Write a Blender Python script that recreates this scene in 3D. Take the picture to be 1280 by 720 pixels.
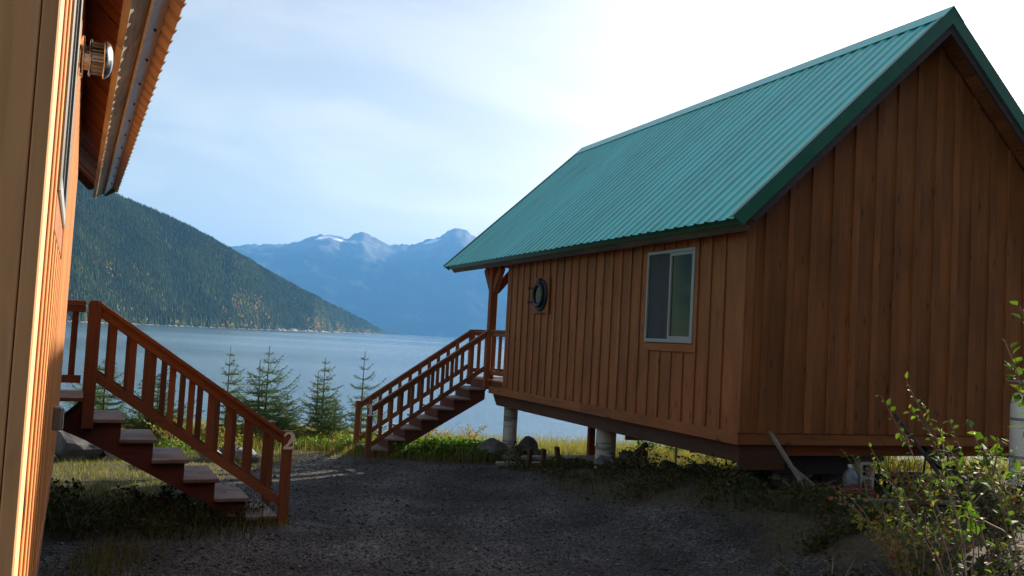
import bpy, bmesh, math, random
import numpy as np
from mathutils import Vector, Matrix

SC = bpy.context.scene
for o in list(bpy.data.objects):
    bpy.data.objects.remove(o)
COL = SC.collection
RNG = random.Random(7)
NP = np.random.RandomState(11)

# ------------------------------------------------------------------ camera
CAM_Z = 2.4
PITCH, ROLL, FPX = 0.0555, 0.054, 1155.2
_M = np.array([[1, 0, 0], [0, math.sin(PITCH), -math.cos(PITCH)], [0, math.cos(PITCH), math.sin(PITCH)]])
_R = np.array([[math.cos(ROLL), -math.sin(ROLL), 0], [math.sin(ROLL), math.cos(ROLL), 0], [0, 0, 1]]) @ _M
cd = bpy.data.cameras.new('camera')
cd.sensor_width = 36.0
cd.lens = FPX / 1280.0 * 36.0
cd.clip_start = 0.05
cd.clip_end = 90000
cam = bpy.data.objects.new('camera', cd)
COL.objects.link(cam)
cam.matrix_world = Matrix(((_R[0][0], -_R[1][0], -_R[2][0], 0), (_R[0][1], -_R[1][1], -_R[2][1], 0),
                           (_R[0][2], -_R[1][2], -_R[2][2], CAM_Z), (0, 0, 0, 1)))
SC.camera = cam

# ------------------------------------------------------------------ sky and sun
SUN_AZ, SUN_EL = math.radians(38.0), math.radians(22.8)      # azimuth: right of straight ahead (+Y)
world = bpy.data.worlds.new('World')
SC.world = world
world.use_nodes = True
wn, wl = world.node_tree.nodes, world.node_tree.links
wn.clear()
wout = wn.new('ShaderNodeOutputWorld')
wbg = wn.new('ShaderNodeBackground')
wbg.inputs['Strength'].default_value = 0.05
sky = wn.new('ShaderNodeTexSky')
sky.sky_type = 'NISHITA'
sky.sun_disc = False
sky.sun_elevation = SUN_EL
sky.sun_rotation = SUN_AZ
sky.altitude = 0
sky.air_density = 1.0
sky.dust_density = 2.5
sky.ozone_density = 1.0
# thin streaky cirrus over the clear sky
wtc = wn.new('ShaderNodeTexCoord')
wmap = wn.new('ShaderNodeMapping')
wmap.inputs['Scale'].default_value = (1.3, 2.2, 6.0)
wmap.inputs['Rotation'].default_value = (0.25, 0.35, 0.5)
wnoi = wn.new('ShaderNodeTexNoise')
wnoi.inputs['Scale'].default_value = 1.25
wnoi.inputs['Detail'].default_value = 7
wnoi.inputs['Roughness'].default_value = 0.52
wnoi.inputs['Distortion'].default_value = 0.7
wrmp = wn.new('ShaderNodeValToRGB')
wrmp.color_ramp.elements[0].position = 0.42
wrmp.color_ramp.elements[0].color = (0, 0, 0, 1)
wrmp.color_ramp.elements[1].position = 0.70
wrmp.color_ramp.elements[1].color = (1, 1, 1, 1)
wsep = wn.new('ShaderNodeSeparateXYZ')
wabs = wn.new('ShaderNodeMath'); wabs.operation = 'ABSOLUTE'
winv = wn.new('ShaderNodeMath'); winv.operation = 'SUBTRACT'; winv.inputs[0].default_value = 1.0
wpow = wn.new('ShaderNodeMath'); wpow.operation = 'POWER'; wpow.inputs[1].default_value = 7.0
wl.new(wtc.outputs['Generated'], wsep.inputs[0]); wl.new(wsep.outputs['Z'], wabs.inputs[0])
wl.new(wabs.outputs[0], winv.inputs[1]); wl.new(winv.outputs[0], wpow.inputs[0])
def wadd(base, fac, col):
    m_ = wn.new('ShaderNodeMixRGB'); m_.blend_type = 'ADD'; m_.inputs['Color2'].default_value = (*col, 1)
    wl.new(base, m_.inputs['Color1'])
    if hasattr(fac, 'node'): wl.new(fac, m_.inputs['Fac'])
    else: m_.inputs['Fac'].default_value = fac
    return m_.outputs['Color']
wl.new(wtc.outputs['Generated'], wmap.inputs['Vector'])
wl.new(wmap.outputs['Vector'], wnoi.inputs['Vector'])
wl.new(wnoi.outputs['Fac'], wrmp.inputs['Fac'])
wcol = wadd(sky.outputs['Color'], 1.0, (0.8, 0.65, 0.4))            # thin even veil
wcol = wadd(wcol, wrmp.outputs['Color'], (2.6, 2.1, 1.3))            # cirrus
wcol = wadd(wcol, wpow.outputs[0], (3.6, 2.6, 1.0))                  # milky air near the horizon, all round
wl.new(wcol, wbg.inputs['Color'])
wl.new(wbg.outputs['Background'], wout.inputs['Surface'])

sd = bpy.data.lights.new('sun', 'SUN')
sd.energy = 5.0
sd.angle = math.radians(0.53)
sd.color = (1.0, 0.9, 0.76)
sun = bpy.data.objects.new('sun', sd)
COL.objects.link(sun)
SDIR = Vector((math.sin(SUN_AZ) * math.cos(SUN_EL), math.cos(SUN_AZ) * math.cos(SUN_EL), math.sin(SUN_EL)))
sun.rotation_euler = SDIR.to_track_quat('Z', 'Y').to_euler()
sun.location = (20, 30, 40)

vs = SC.view_settings
vs.view_transform = 'Standard'
vs.look = 'None'
vs.exposure = 1.55
vs.gamma = 1.0
vs.use_curve_mapping = False
SC.render.engine = 'CYCLES'
SC.cycles.use_denoising = True
SC.cycles.max_bounces = 6
SC.cycles.diffuse_bounces = 3
SC.cycles.glossy_bounces = 3
SC.cycles.transmission_bounces = 4
SC.cycles.transparent_max_bounces = 6
SC.cycles.volume_bounces = 0

# ------------------------------------------------------------------ mesh helpers
class MB:
    """collects boxes, prisms and tubes; build() links them as one mesh object"""
    def __init__(s):
        s.v, s.f = [], []
    def add(s, vs_, fs_):
        n = len(s.v)
        s.v += [tuple(map(float, q)) for q in vs_]
        s.f += [tuple(i + n for i in q) for q in fs_]
        return s
    def box(s, x0, x1, y0, y1, z0, z1):
        x0, x1 = min(x0, x1), max(x0, x1); y0, y1 = min(y0, y1), max(y0, y1); z0, z1 = min(z0, z1), max(z0, z1)
        return s.add([(x0, y0, z0), (x1, y0, z0), (x1, y1, z0), (x0, y1, z0), (x0, y0, z1), (x1, y0, z1), (x1, y1, z1), (x0, y1, z1)],
                     [(0, 3, 2, 1), (4, 5, 6, 7), (0, 1, 5, 4), (1, 2, 6, 5), (2, 3, 7, 6), (3, 0, 4, 7)])
    def prism(s, poly, vec):
        """poly: list of 3D points; extruded along vec"""
        n = len(poly); vec = Vector(vec)
        a = [Vector(q) for q in poly]; b = [q + vec for q in a]
        return s.add(a + b, [tuple(range(n))] + [tuple(range(2 * n - 1, n - 1, -1))] + [(i, i + n, (i + 1) % n + n, (i + 1) % n) for i in range(n)])
    def beam(s, a, b, w, h, up=(0, 0, 1)):
        """rectangular bar from a to b; w across, h in the 'up' direction"""
        a, b = Vector(a), Vector(b); d = (b - a).normalized(); up = Vector(up)
        side = d.cross(up)
        if side.length < 1e-4: side = d.cross(Vector((1, 0, 0)))
        side.normalize(); u2 = side.cross(d).normalized()
        p = [a + side * (sx * w / 2) + u2 * (sz * h / 2) for sx, sz in ((-1, -1), (1, -1), (1, 1), (-1, 1))]
        return s.prism(p, b - a)
    def tube(s, pts, radii, n=8, cap=True):
        pts = [Vector(q) for q in pts]
        if not hasattr(radii, '__len__'): radii = [radii] * len(pts)
        rings = []; ref = Vector((0.13, 0.21, 0.97))
        base = len(s.v); vv = []
        for i, q in enumerate(pts):
            d = (pts[min(i + 1, len(pts) - 1)] - pts[max(i - 1, 0)]).normalized()
            if abs(d.dot(ref)) > 0.95: ref = Vector((0.9, 0.3, 0.1))
            a = d.cross(ref).normalized(); b = d.cross(a).normalized()
            for k in range(n):
                t = 2 * math.pi * k / n
                vv.append(q + (a * math.cos(t) + b * math.sin(t)) * radii[i])
        ff = []
        for i in range(len(pts) - 1):
            for k in range(n):
                ff.append((i * n + k, i * n + (k + 1) % n, (i + 1) * n + (k + 1) % n, (i + 1) * n + k))
        if cap:
            ff.append(tuple(range(n - 1, -1, -1))); ff.append(tuple(range((len(pts) - 1) * n, len(pts) * n)))
        return s.add(vv, ff)
    def lathe(s, prof, n=24, axis='z', c=(0, 0, 0)):
        """prof: (radius, height) pairs around an axis"""
        vv, ff = [], []
        for r_, h_ in prof:
            for k in range(n):
                t = 2 * math.pi * k / n
                q = (r_ * math.cos(t), r_ * math.sin(t), h_)
                if axis == 'x': q = (h_, q[0], q[1])
                if axis == 'y': q = (q[0], h_, q[1])
                vv.append((q[0] + c[0], q[1] + c[1], q[2] + c[2]))
        m = len(prof)
        for i in range(m - 1):
            for k in range(n):
                ff.append((i * n + k, i * n + (k + 1) % n, (i + 1) * n + (k + 1) % n, (i + 1) * n + k))
        ff.append(tuple(range(n - 1, -1, -1))); ff.append(tuple(range((m - 1) * n, m * n)))
        return s.add(vv, ff)
    def build(s, name, mat, parent=None, bevel=0.0, smooth=False):
        me = bpy.data.meshes.new(name)
        bm = bmesh.new()
        bvs = [bm.verts.new(q) for q in s.v]
        for q in s.f:
            try: bm.faces.new([bvs[i] for i in q])
            except ValueError: pass
        bmesh.ops.recalc_face_normals(bm, faces=bm.faces)
        if bevel > 0:
            bmesh.ops.bevel(bm, geom=bm.edges[:], offset=bevel, segments=1, affect='EDGES', clamp_overlap=True)
        if smooth:
            for q in bm.faces: q.smooth = True
        bm.to_mesh(me); bm.free()
        me.materials.append(mat)
        o = bpy.data.objects.new(name, me)
        COL.objects.link(o)
        if parent is not None: o.parent = parent
        return o

def empty(name, loc=(0, 0, 0), rz=0.0, label=None, cat=None, group=None):
    o = bpy.data.objects.new(name, None)
    o.empty_display_size = 0.2
    COL.objects.link(o)
    o.location = loc; o.rotation_euler = (0, 0, rz)
    return tag(o, label, cat, group)

def tag(o, label=None, cat=None, group=None, kind=None):
    if label: o['label'] = label
    if cat: o['category'] = cat
    if group: o['group'] = group
    if kind: o['kind'] = kind
    return o

def tri_mesh(name, V, F, mat, parent=None, col=None, smooth=False):
    V = np.ascontiguousarray(V, dtype=np.float32); F = np.ascontiguousarray(F, dtype=np.int32)
    k = F.shape[1]
    me = bpy.data.meshes.new(name)
    me.vertices.add(len(V)); me.vertices.foreach_set('co', V.ravel())
    me.loops.add(F.size); me.loops.foreach_set('vertex_index', F.ravel())
    me.polygons.add(len(F))
    me.polygons.foreach_set('loop_start', np.arange(0, F.size, k, dtype=np.int32))
    if smooth: me.polygons.foreach_set('use_smooth', np.ones(len(F), dtype=bool))
    me.update(calc_edges=True)
    if col is not None:
        a = me.color_attributes.new('Col', 'FLOAT_COLOR', 'POINT')
        c4 = np.ones((len(V), 4), dtype=np.float32); c4[:, :3] = col
        a.data.foreach_set('color', c4.ravel())
    me.materials.append(mat)
    o = bpy.data.objects.new(name, me)
    COL.objects.link(o)
    if parent is not None: o.parent = parent
    return o

# value noise in numpy
_PERM = np.random.RandomState(3).rand(256, 256)
def vnoise(x, y):
    xi = np.floor(x).astype(int); yi = np.floor(y).astype(int)
    fx = x - xi; fy = y - yi
    fx = fx * fx * (3 - 2 * fx); fy = fy * fy * (3 - 2 * fy)
    g = lambda a, b: _PERM[a & 255, b & 255]
    return (g(xi, yi) * (1 - fx) + g(xi + 1, yi) * fx) * (1 - fy) + (g(xi, yi + 1) * (1 - fx) + g(xi + 1, yi + 1) * fx) * fy
def fbm(x, y, octv=5, gain=0.5):
    s = 0; a = 1.0; t = 0
    for i in range(octv):
        s = s + a * vnoise(x * 2 ** i + 17.3 * i, y * 2 ** i + 5.7 * i); t += a; a *= gain
    return s / t
def sstep(a, b, x):
    t = np.clip((x - a) / (b - a), 0, 1); return t * t * (3 - 2 * t)

# ------------------------------------------------------------------ materials
def new_mat(name):
    m = bpy.data.materials.new(name); m.use_nodes = True
    nt = m.node_tree; nt.nodes.clear()
    out = nt.nodes.new('ShaderNodeOutputMaterial')
    p = nt.nodes.new('ShaderNodeBsdfPrincipled')
    nt.links.new(p.outputs[0], out.inputs['Surface'])
    return m, nt, p, out
def N(nt, t, **kw):
    n = nt.nodes.new(t)
    for k, v in kw.items():
        if k in n.inputs.keys(): n.inputs[k].default_value = v
        else: setattr(n, k, v)
    return n
def ramp(nt, fac, stops):
    r = nt.nodes.new('ShaderNodeValToRGB')
    e = r.color_ramp.elements
    while len(e) < len(stops): e.new(0.5)
    for i, (q, c) in enumerate(stops):
        e[i].position = q; e[i].color = (*c, 1) if len(c) == 3 else c
    nt.links.new(fac, r.inputs['Fac'])
    return r.outputs['Color']
def mixc(nt, a, b, fac, mode='MIX'):
    m = nt.nodes.new('ShaderNodeMixRGB'); m.blend_type = mode
    for s, v in (('Color1', a), ('Color2', b), ('Fac', fac)):
        if hasattr(v, 'node'): nt.links.new(v, m.inputs[s])
        elif isinstance(v, (int, float)): m.inputs[s].default_value = v
        else: m.inputs[s].default_value = (*v, 1)
    return m.outputs['Color']
def bump(nt, p, h, strength, dist=0.01):
    b = nt.nodes.new('ShaderNodeBump'); b.inputs['Strength'].default_value = strength; b.inputs['Distance'].default_value = dist
    nt.links.new(h, b.inputs['Height']); nt.links.new(b.outputs['Normal'], p.inputs['Normal'])

def wood(name, base, axis='z', dark=0.72, rough=0.7, vary=0.2, knots=True, grey=0.0, streak=0.5):
    """stained softwood with grain along one axis, each piece a little different"""
    m, nt, p, out = new_mat(name)
    tc = N(nt, 'ShaderNodeTexCoord'); oi = N(nt, 'ShaderNodeObjectInfo')
    sc = {'x': (2.0, 28, 28), 'y': (28, 2.0, 28), 'z': (28, 28, 2.0)}[axis]
    mp = N(nt, 'ShaderNodeMapping'); mp.inputs['Scale'].default_value = sc
    off = N(nt, 'ShaderNodeMath', operation='MULTIPLY'); off.inputs[1].default_value = 91.0
    cmb = N(nt, 'ShaderNodeCombineXYZ')
    nt.links.new(oi.outputs['Random'], off.inputs[0])
    for i in range(3): nt.links.new(off.outputs[0], cmb.inputs[i])
    add = N(nt, 'ShaderNodeVectorMath', operation='ADD')
    nt.links.new(tc.outputs['Object'], add.inputs[0]); nt.links.new(cmb.outputs[0], add.inputs[1])
    nt.links.new(add.outputs[0], mp.inputs['Vector'])
    g = N(nt, 'ShaderNodeTexNoise', Scale=1.0, Detail=5.0, Roughness=0.6, Distortion=0.6)
    nt.links.new(mp.outputs[0], g.inputs['Vector'])
    b = np.array(base)
    c = ramp(nt, g.outputs['Fac'], [(0.28, tuple(b * dark)), (0.5, tuple(b)), (0.75, tuple(np.minimum(b * (1 + 0.3 * streak), 1)))])
    # broad weather stains
    n2 = N(nt, 'ShaderNodeTexNoise', Scale=0.9, Detail=3.0)
    nt.links.new(add.outputs[0], n2.inputs['Vector'])
    f2 = ramp(nt, n2.outputs['Fac'], [(0.35, (0.72,) * 3), (0.65, (1.12,) * 3)])
    c = mixc(nt, c, f2, 0.8, 'MULTIPLY')
    rv = ramp(nt, oi.outputs['Random'], [(0.0, (1 - vary,) * 3), (1.0, (1 + vary * 0.6,) * 3)])
    c = mixc(nt, c, rv, 1.0, 'MULTIPLY')
    if knots:
        mk = N(nt, 'ShaderNodeMapping')
        mk.inputs['Scale'].default_value = {'x': (2.2, 8, 8), 'y': (8, 2.2, 8), 'z': (8, 8, 2.2)}[axis]
        nt.links.new(add.outputs[0], mk.inputs['Vector'])
        vo = N(nt, 'ShaderNodeTexVoronoi', Scale=1.0)
        nt.links.new(mk.outputs[0], vo.inputs['Vector'])
        kf = ramp(nt, vo.outputs['Distance'], [(0.05, (1, 1, 1)), (0.17, (0, 0, 0))])
        c = mixc(nt, c, tuple(b * 0.28), kf)
    if grey > 0:
        n3 = N(nt, 'ShaderNodeTexNoise', Scale=3.0, Detail=6.0)
        nt.links.new(add.outputs[0], n3.inputs['Vector'])
        gf = ramp(nt, n3.outputs['Fac'], [(0.35, (0, 0, 0)), (0.62, (grey,) * 3)])
        c = mixc(nt, c, (0.25, 0.225, 0.21), gf)
    nt.links.new(c, p.inputs['Base Color'])
    p.inputs['Roughness'].default_value = rough
    p.inputs['Specular IOR Level'].default_value = 0.3
    bump(nt, p, g.outputs['Fac'], 0.35, 0.004)
    return m

def plain(name, c, rough=0.6, metal=0.0, noise=0.15, nscale=6.0, spec=0.5, bmp=0.0):
    m, nt, p, out = new_mat(name)
    tc = N(nt, 'ShaderNodeTexCoord')
    n = N(nt, 'ShaderNodeTexNoise', Scale=nscale, Detail=6.0)
    nt.links.new(tc.outputs['Object'], n.inputs['Vector'])
    c = np.array(c)
    cc = ramp(nt, n.outputs['Fac'], [(0.3, tuple(c * (1 - noise))), (0.7, tuple(np.minimum(c * (1 + noise), 1)))])
    nt.links.new(cc, p.inputs['Base Color'])
    p.inputs['Roughness'].default_value = rough; p.inputs['Metallic'].default_value = metal
    p.inputs['Specular IOR Level'].default_value = spec
    if bmp: bump(nt, p, n.outputs['Fac'], bmp, 0.02)
    return m

def leafmat(name, tint=(1, 1, 1), transl=0.35, rough=0.65):
    """leaf colour from the mesh's own leaf-by-leaf colour attribute, light passing through"""
    m, nt, p, out = new_mat(name)
    at = N(nt, 'ShaderNodeAttribute', attribute_name='Col')
    c = mixc(nt, at.outputs['Color'], tint, 1.0, 'MULTIPLY')
    nt.links.new(c, p.inputs['Base Color'])
    p.inputs['Roughness'].default_value = rough; p.inputs['Specular IOR Level'].default_value = 0.15
    tr = N(nt, 'ShaderNodeBsdfTranslucent')
    c2 = mixc(nt, c, (1.25, 1.35, 0.5), 1.0, 'MULTIPLY')
    nt.links.new(c2, tr.inputs['Color'])
    mx = N(nt, 'ShaderNodeMixShader'); mx.inputs[0].default_value = transl
    nt.links.new(p.outputs[0], mx.inputs[1]); nt.links.new(tr.outputs[0], mx.inputs[2])
    nt.links.new(mx.outputs[0], out.inputs['Surface'])
    return m

def rockmat(name, c1, c2, scale=3.0):
    m, nt, p, out = new_mat(name)
    tc = N(nt, 'ShaderNodeTexCoord'); oi = N(nt, 'ShaderNodeObjectInfo')
    n = N(nt, 'ShaderNodeTexNoise', Scale=scale, Detail=9.0, Roughness=0.65)
    nt.links.new(tc.outputs['Object'], n.inputs['Vector'])
    c = ramp(nt, n.outputs['Fac'], [(0.32, c1), (0.68, c2)])
    rv = ramp(nt, oi.outputs['Random'], [(0, (0.7,) * 3), (1, (1.2,) * 3)])
    c = mixc(nt, c, rv, 1.0, 'MULTIPLY')
    nt.links.new(c, p.inputs['Base Color']); p.inputs['Roughness'].default_value = 0.85
    bump(nt, p, n.outputs['Fac'], 0.6, 0.05)
    return m

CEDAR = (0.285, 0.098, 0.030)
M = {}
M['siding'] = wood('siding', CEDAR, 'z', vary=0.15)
M['siding2'] = wood('sunny_siding', (0.56, 0.23, 0.065), 'z')  # fresher yellow wood, its colour also lightened to look sunlit
M['gable2'] = wood('lightened_gable_siding', (0.90, 0.46, 0.205), 'z', dark=0.75)  # colour brightened and warmed to make up for weak light on this gable
M['siding_x'] = wood('siding_cross', CEDAR, 'x')
M['siding_y'] = wood('siding_length', CEDAR, 'y')
M['timber_z'] = wood('timber_upright', (0.24, 0.070, 0.022), 'z', knots=False)
M['timber_y'] = wood('timber_length', (0.24, 0.070, 0.022), 'y', knots=False)
M['timber_x'] = wood('timber_cross', (0.24, 0.070, 0.022), 'x', knots=False)
M['beam'] = wood('dark_beam', (0.075, 0.032, 0.017), 'y', knots=False)
M['stain_z'] = wood('red_stain_upright', (0.235, 0.088, 0.037), 'z', knots=False)
M['stain_x'] = wood('red_stain_cross', (0.235, 0.088, 0.037), 'x', knots=False)
M['stain_y'] = wood('red_stain_length', (0.235, 0.088, 0.037), 'y', knots=False)
M['stringer'] = wood('stringer_red', (0.12, 0.036, 0.027), 'x', knots=False)
M['tread'] = wood('worn_tread', (0.19, 0.105, 0.08), 'y', grey=0.75, knots=False, vary=0.2)
M['soffit'] = wood('soffit_wood', (0.22, 0.068, 0.024), 'x', dark=0.4)
M['soffit_y'] = wood('soffit_wood_length', (0.22, 0.075, 0.028), 'y', dark=0.4)
M['weathered'] = wood('weathered_wood', (0.15, 0.12, 0.10), 'x', dark=0.45, grey=0.8, vary=0.2)
M['fascia_dark'] = wood('shaded_fascia', (0.11, 0.085, 0.07), 'y', dark=0.5, vary=0.2)  # same weathered boards, shade put into the colour for the unlit eave
M['weathered_y'] = wood('weathered_fascia', (0.46, 0.40, 0.31), 'y', dark=0.3, grey=0.5, vary=0.2)  # lighter copy of those boards for the sunlit eave
M['barge'] = wood('barge_board', (0.07, 0.05, 0.06), 'x', knots=False)
M['concrete'] = plain('concrete', (0.40, 0.39, 0.36), 0.85, noise=0.25, nscale=5, bmp=0.2)
M['darkrubber'] = plain('black_plastic', (0.015, 0.015, 0.017), 0.5)
M['steel'] = plain('stainless', (0.6, 0.6, 0.6), 0.22, 1.0, 0.05)
M['iron'] = plain('porthole_iron', (0.022, 0.026, 0.03), 0.4, 0.3, 0.3)
M['vinyl'] = plain('window_vinyl', (0.27, 0.27, 0.255), 0.45, noise=0.05)
M['white'] = plain('white_paint', (0.78, 0.78, 0.76), 0.4, noise=0.05)
M['number'] = plain('number_paint', (0.80, 0.79, 0.74), 0.5, noise=0.08, nscale=30)
M['greypipe'] = plain('grey_pipe', (0.25, 0.25, 0.26), 0.5)
M['screen'] = plain('insect_screen', (0.03, 0.032, 0.035), 0.7)
M['curtain'] = plain('curtain_cloth', (0.62, 0.52, 0.36), 0.9, noise=0.35, nscale=9)
M['orange'] = plain('orange_hose', (0.20, 0.035, 0.02), 0.6)
M['bag'] = plain('jug_plastic', (0.17, 0.20, 0.24), 0.45, noise=0.4, nscale=14)
M['roof'] = None
def roofmat(name, base, rough, under=None):
    m, nt, p, out = new_mat(name)
    tc = N(nt, 'ShaderNodeTexCoord'); oi = N(nt, 'ShaderNodeObjectInfo')
    mp = N(nt, 'ShaderNodeMapping'); mp.inputs['Scale'].default_value = (1.2, 7, 1.2)
    nt.links.new(tc.outputs['Object'], mp.inputs['Vector'])
    n = N(nt, 'ShaderNodeTexNoise', Scale=1.6, Detail=7.0, Roughness=0.6)
    nt.links.new(mp.outputs[0], n.inputs['Vector'])
    b = np.array(base)
    c = ramp(nt, n.outputs['Fac'], [(0.3, tuple(b * 0.76)), (0.7, tuple(b * 1.15))])
    rv = ramp(nt, oi.outputs['Random'], [(0, (0.88,) * 3), (1, (1.06,) * 3)])
    c = mixc(nt, c, rv, 1.0, 'MULTIPLY')
    nt.links.new(c, p.inputs['Base Color'])
    rr = ramp(nt, n.outputs['Fac'], [(0.3, (rough * 0.85,) * 3), (0.7, (rough * 1.25,) * 3)])
    nt.links.new(rr, p.inputs['Roughness'])
    p.inputs['Specular IOR Level'].default_value = 0.45
    return m
M['roof'] = roofmat('green_painted_metal', (0.055, 0.43, 0.42), 0.32)
M['trim'] = roofmat('green_trim_metal', (0.028, 0.15, 0.105), 0.40)
M['roof_under'] = plain('metal_primer', (0.30, 0.21, 0.17), 0.5, noise=0.08)
M['drip'] = plain('blue_grey_trim', (0.42, 0.47, 0.52), 0.42, 0.35, 0.15, 10)  # blue-grey tone carries the sky's reflection in the eave metal
def glassmat():
    m, nt, p, out = new_mat('window_glass')
    nt.nodes.remove(p)
    gl = N(nt, 'ShaderNodeBsdfGlossy'); gl.inputs['Roughness'].default_value = 0.015
    tr = N(nt, 'ShaderNodeBsdfTransparent'); tr.inputs['Color'].default_value = (0.75, 0.8, 0.78, 1)
    lw = N(nt, 'ShaderNodeFresnel', IOR=3.6)
    mx = N(nt, 'ShaderNodeMixShader')
    nt.links.new(lw.outputs[0], mx.inputs[0]); nt.links.new(tr.outputs[0], mx.inputs[1]); nt.links.new(gl.outputs[0], mx.inputs[2])
    nt.links.new(mx.outputs[0], out.inputs['Surface'])
    return m
M['glass'] = glassmat()
M['rock'] = rockmat('dark_rock', (0.045, 0.045, 0.05), (0.16, 0.155, 0.15))
M['rock_light'] = rockmat('pale_rock', (0.10, 0.097, 0.093), (0.30, 0.285, 0.265))
M['leaf'] = leafmat('leaf')
M['needle'] = leafmat('needle', transl=0.15)
M['grass'] = leafmat('grass_blade', transl=0.3)
M['bark'] = plain('bark', (0.10, 0.075, 0.055), 0.9, noise=0.4, nscale=40)
M['twig'] = plain('dry_twig', (0.20, 0.15, 0.12), 0.8, noise=0.3, nscale=30)

# ------------------------------------------------------------------ where the cabins stand
YAW1, C1 = 0.3856, Vector((2.7592, 11.0, 0))
YAW2, C2 = 0.4402, Vector((-0.8490, 1.607, 0))
def loc1(x, y):
    dx, dy = x - C1.x, y - C1.y
    return dx * math.cos(YAW1) + dy * math.sin(YAW1), -dx * math.sin(YAW1) + dy * math.cos(YAW1)
def loc2(x, y):      # u grows INTO the cabin (to the left), v away from the camera
    dx, dy = x - C2.x, y - C2.y
    return -(dx * math.cos(YAW2) + dy * math.sin(YAW2)), -dx * math.sin(YAW2) + dy * math.cos(YAW2)
def w1(u, v, z=0): return Vector((C1.x + u * math.cos(YAW1) - v * math.sin(YAW1), C1.y + u * math.sin(YAW1) + v * math.cos(YAW1), z))
def w2(u, v, z=0): return Vector((C2.x - u * math.cos(YAW2) - v * math.sin(YAW2), C2.y - u * math.sin(YAW2) + v * math.cos(YAW2), z))

LAKE_Z = -6.6
def ground_h(x, y):
    x = np.asarray(x, float); y = np.asarray(y, float)
    u, v = loc1(x, y)
    z = 0.58 - 0.033 * y
    z = z + sstep(-1.7, 0.2, u) * (0.5 * (1 - sstep(1.5, 7.5, v)) + 0.03)
    z = z + 0.10 * (fbm(x * 0.35 + 9, y * 0.35 + 4, 3) - 0.5) + 0.05 * (fbm(x * 1.3, y * 1.3, 3) - 0.5)
    edge = 23.2 + 1.6 * (fbm(x * 0.18 + 40, x * 0.0 + 3, 3) - 0.5) * 2 + np.abs(x) * 0.02
    t = np.clip((y - edge) / 13.0, 0, 1.6)
    z = z - 9.5 * t ** 1.25
    # unseen hillside added behind the camera to block low sky, less at left
    z = z + 0.42 * np.clip(-y - 9, 0, 400) * (0.15 + 0.85 * sstep(-4, 14, x)) + 2.5 * (fbm(x * 0.05, y * 0.05, 3) - 0.5) * sstep(9, 30, -y)
    return z
def gz(x, y): return float(ground_h(np.array([x]), np.array([y]))[0])

def gravel_w(x, y):
    """1 where the yard is gravel, 0 where plants grow"""
    x = np.asarray(x, float); y = np.asarray(y, float)
    u, v = loc1(x, y); u2, v2 = loc2(x, y)
    n = (fbm(x * 0.9 + 3, y * 0.9 + 8, 4) - 0.5)
    w = 1 - sstep(-0.95, -0.45, u + n * 1.1)
    far = 17.6 + 0.25 * x * 0
    w = w * (1 - sstep(-0.35, 0.35, y - far + n * 1.2))
    lawn = sstep(-0.4, 0.4, -(x + 4.5) + 0.12 * (y - 12) + n * 1.2) * sstep(10.4, 11.4, y)
    w = w * (1 - 0.9 * lawn)
    patch = sstep(-0.5, 0.4, 1 - ((x + 4.0) / 1.7) ** 2 - ((y - 9.9) / 1.25) ** 2 + n * 1.4)
    w = w * (1 - patch)
    return np.clip(w, 0, 1)

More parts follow.
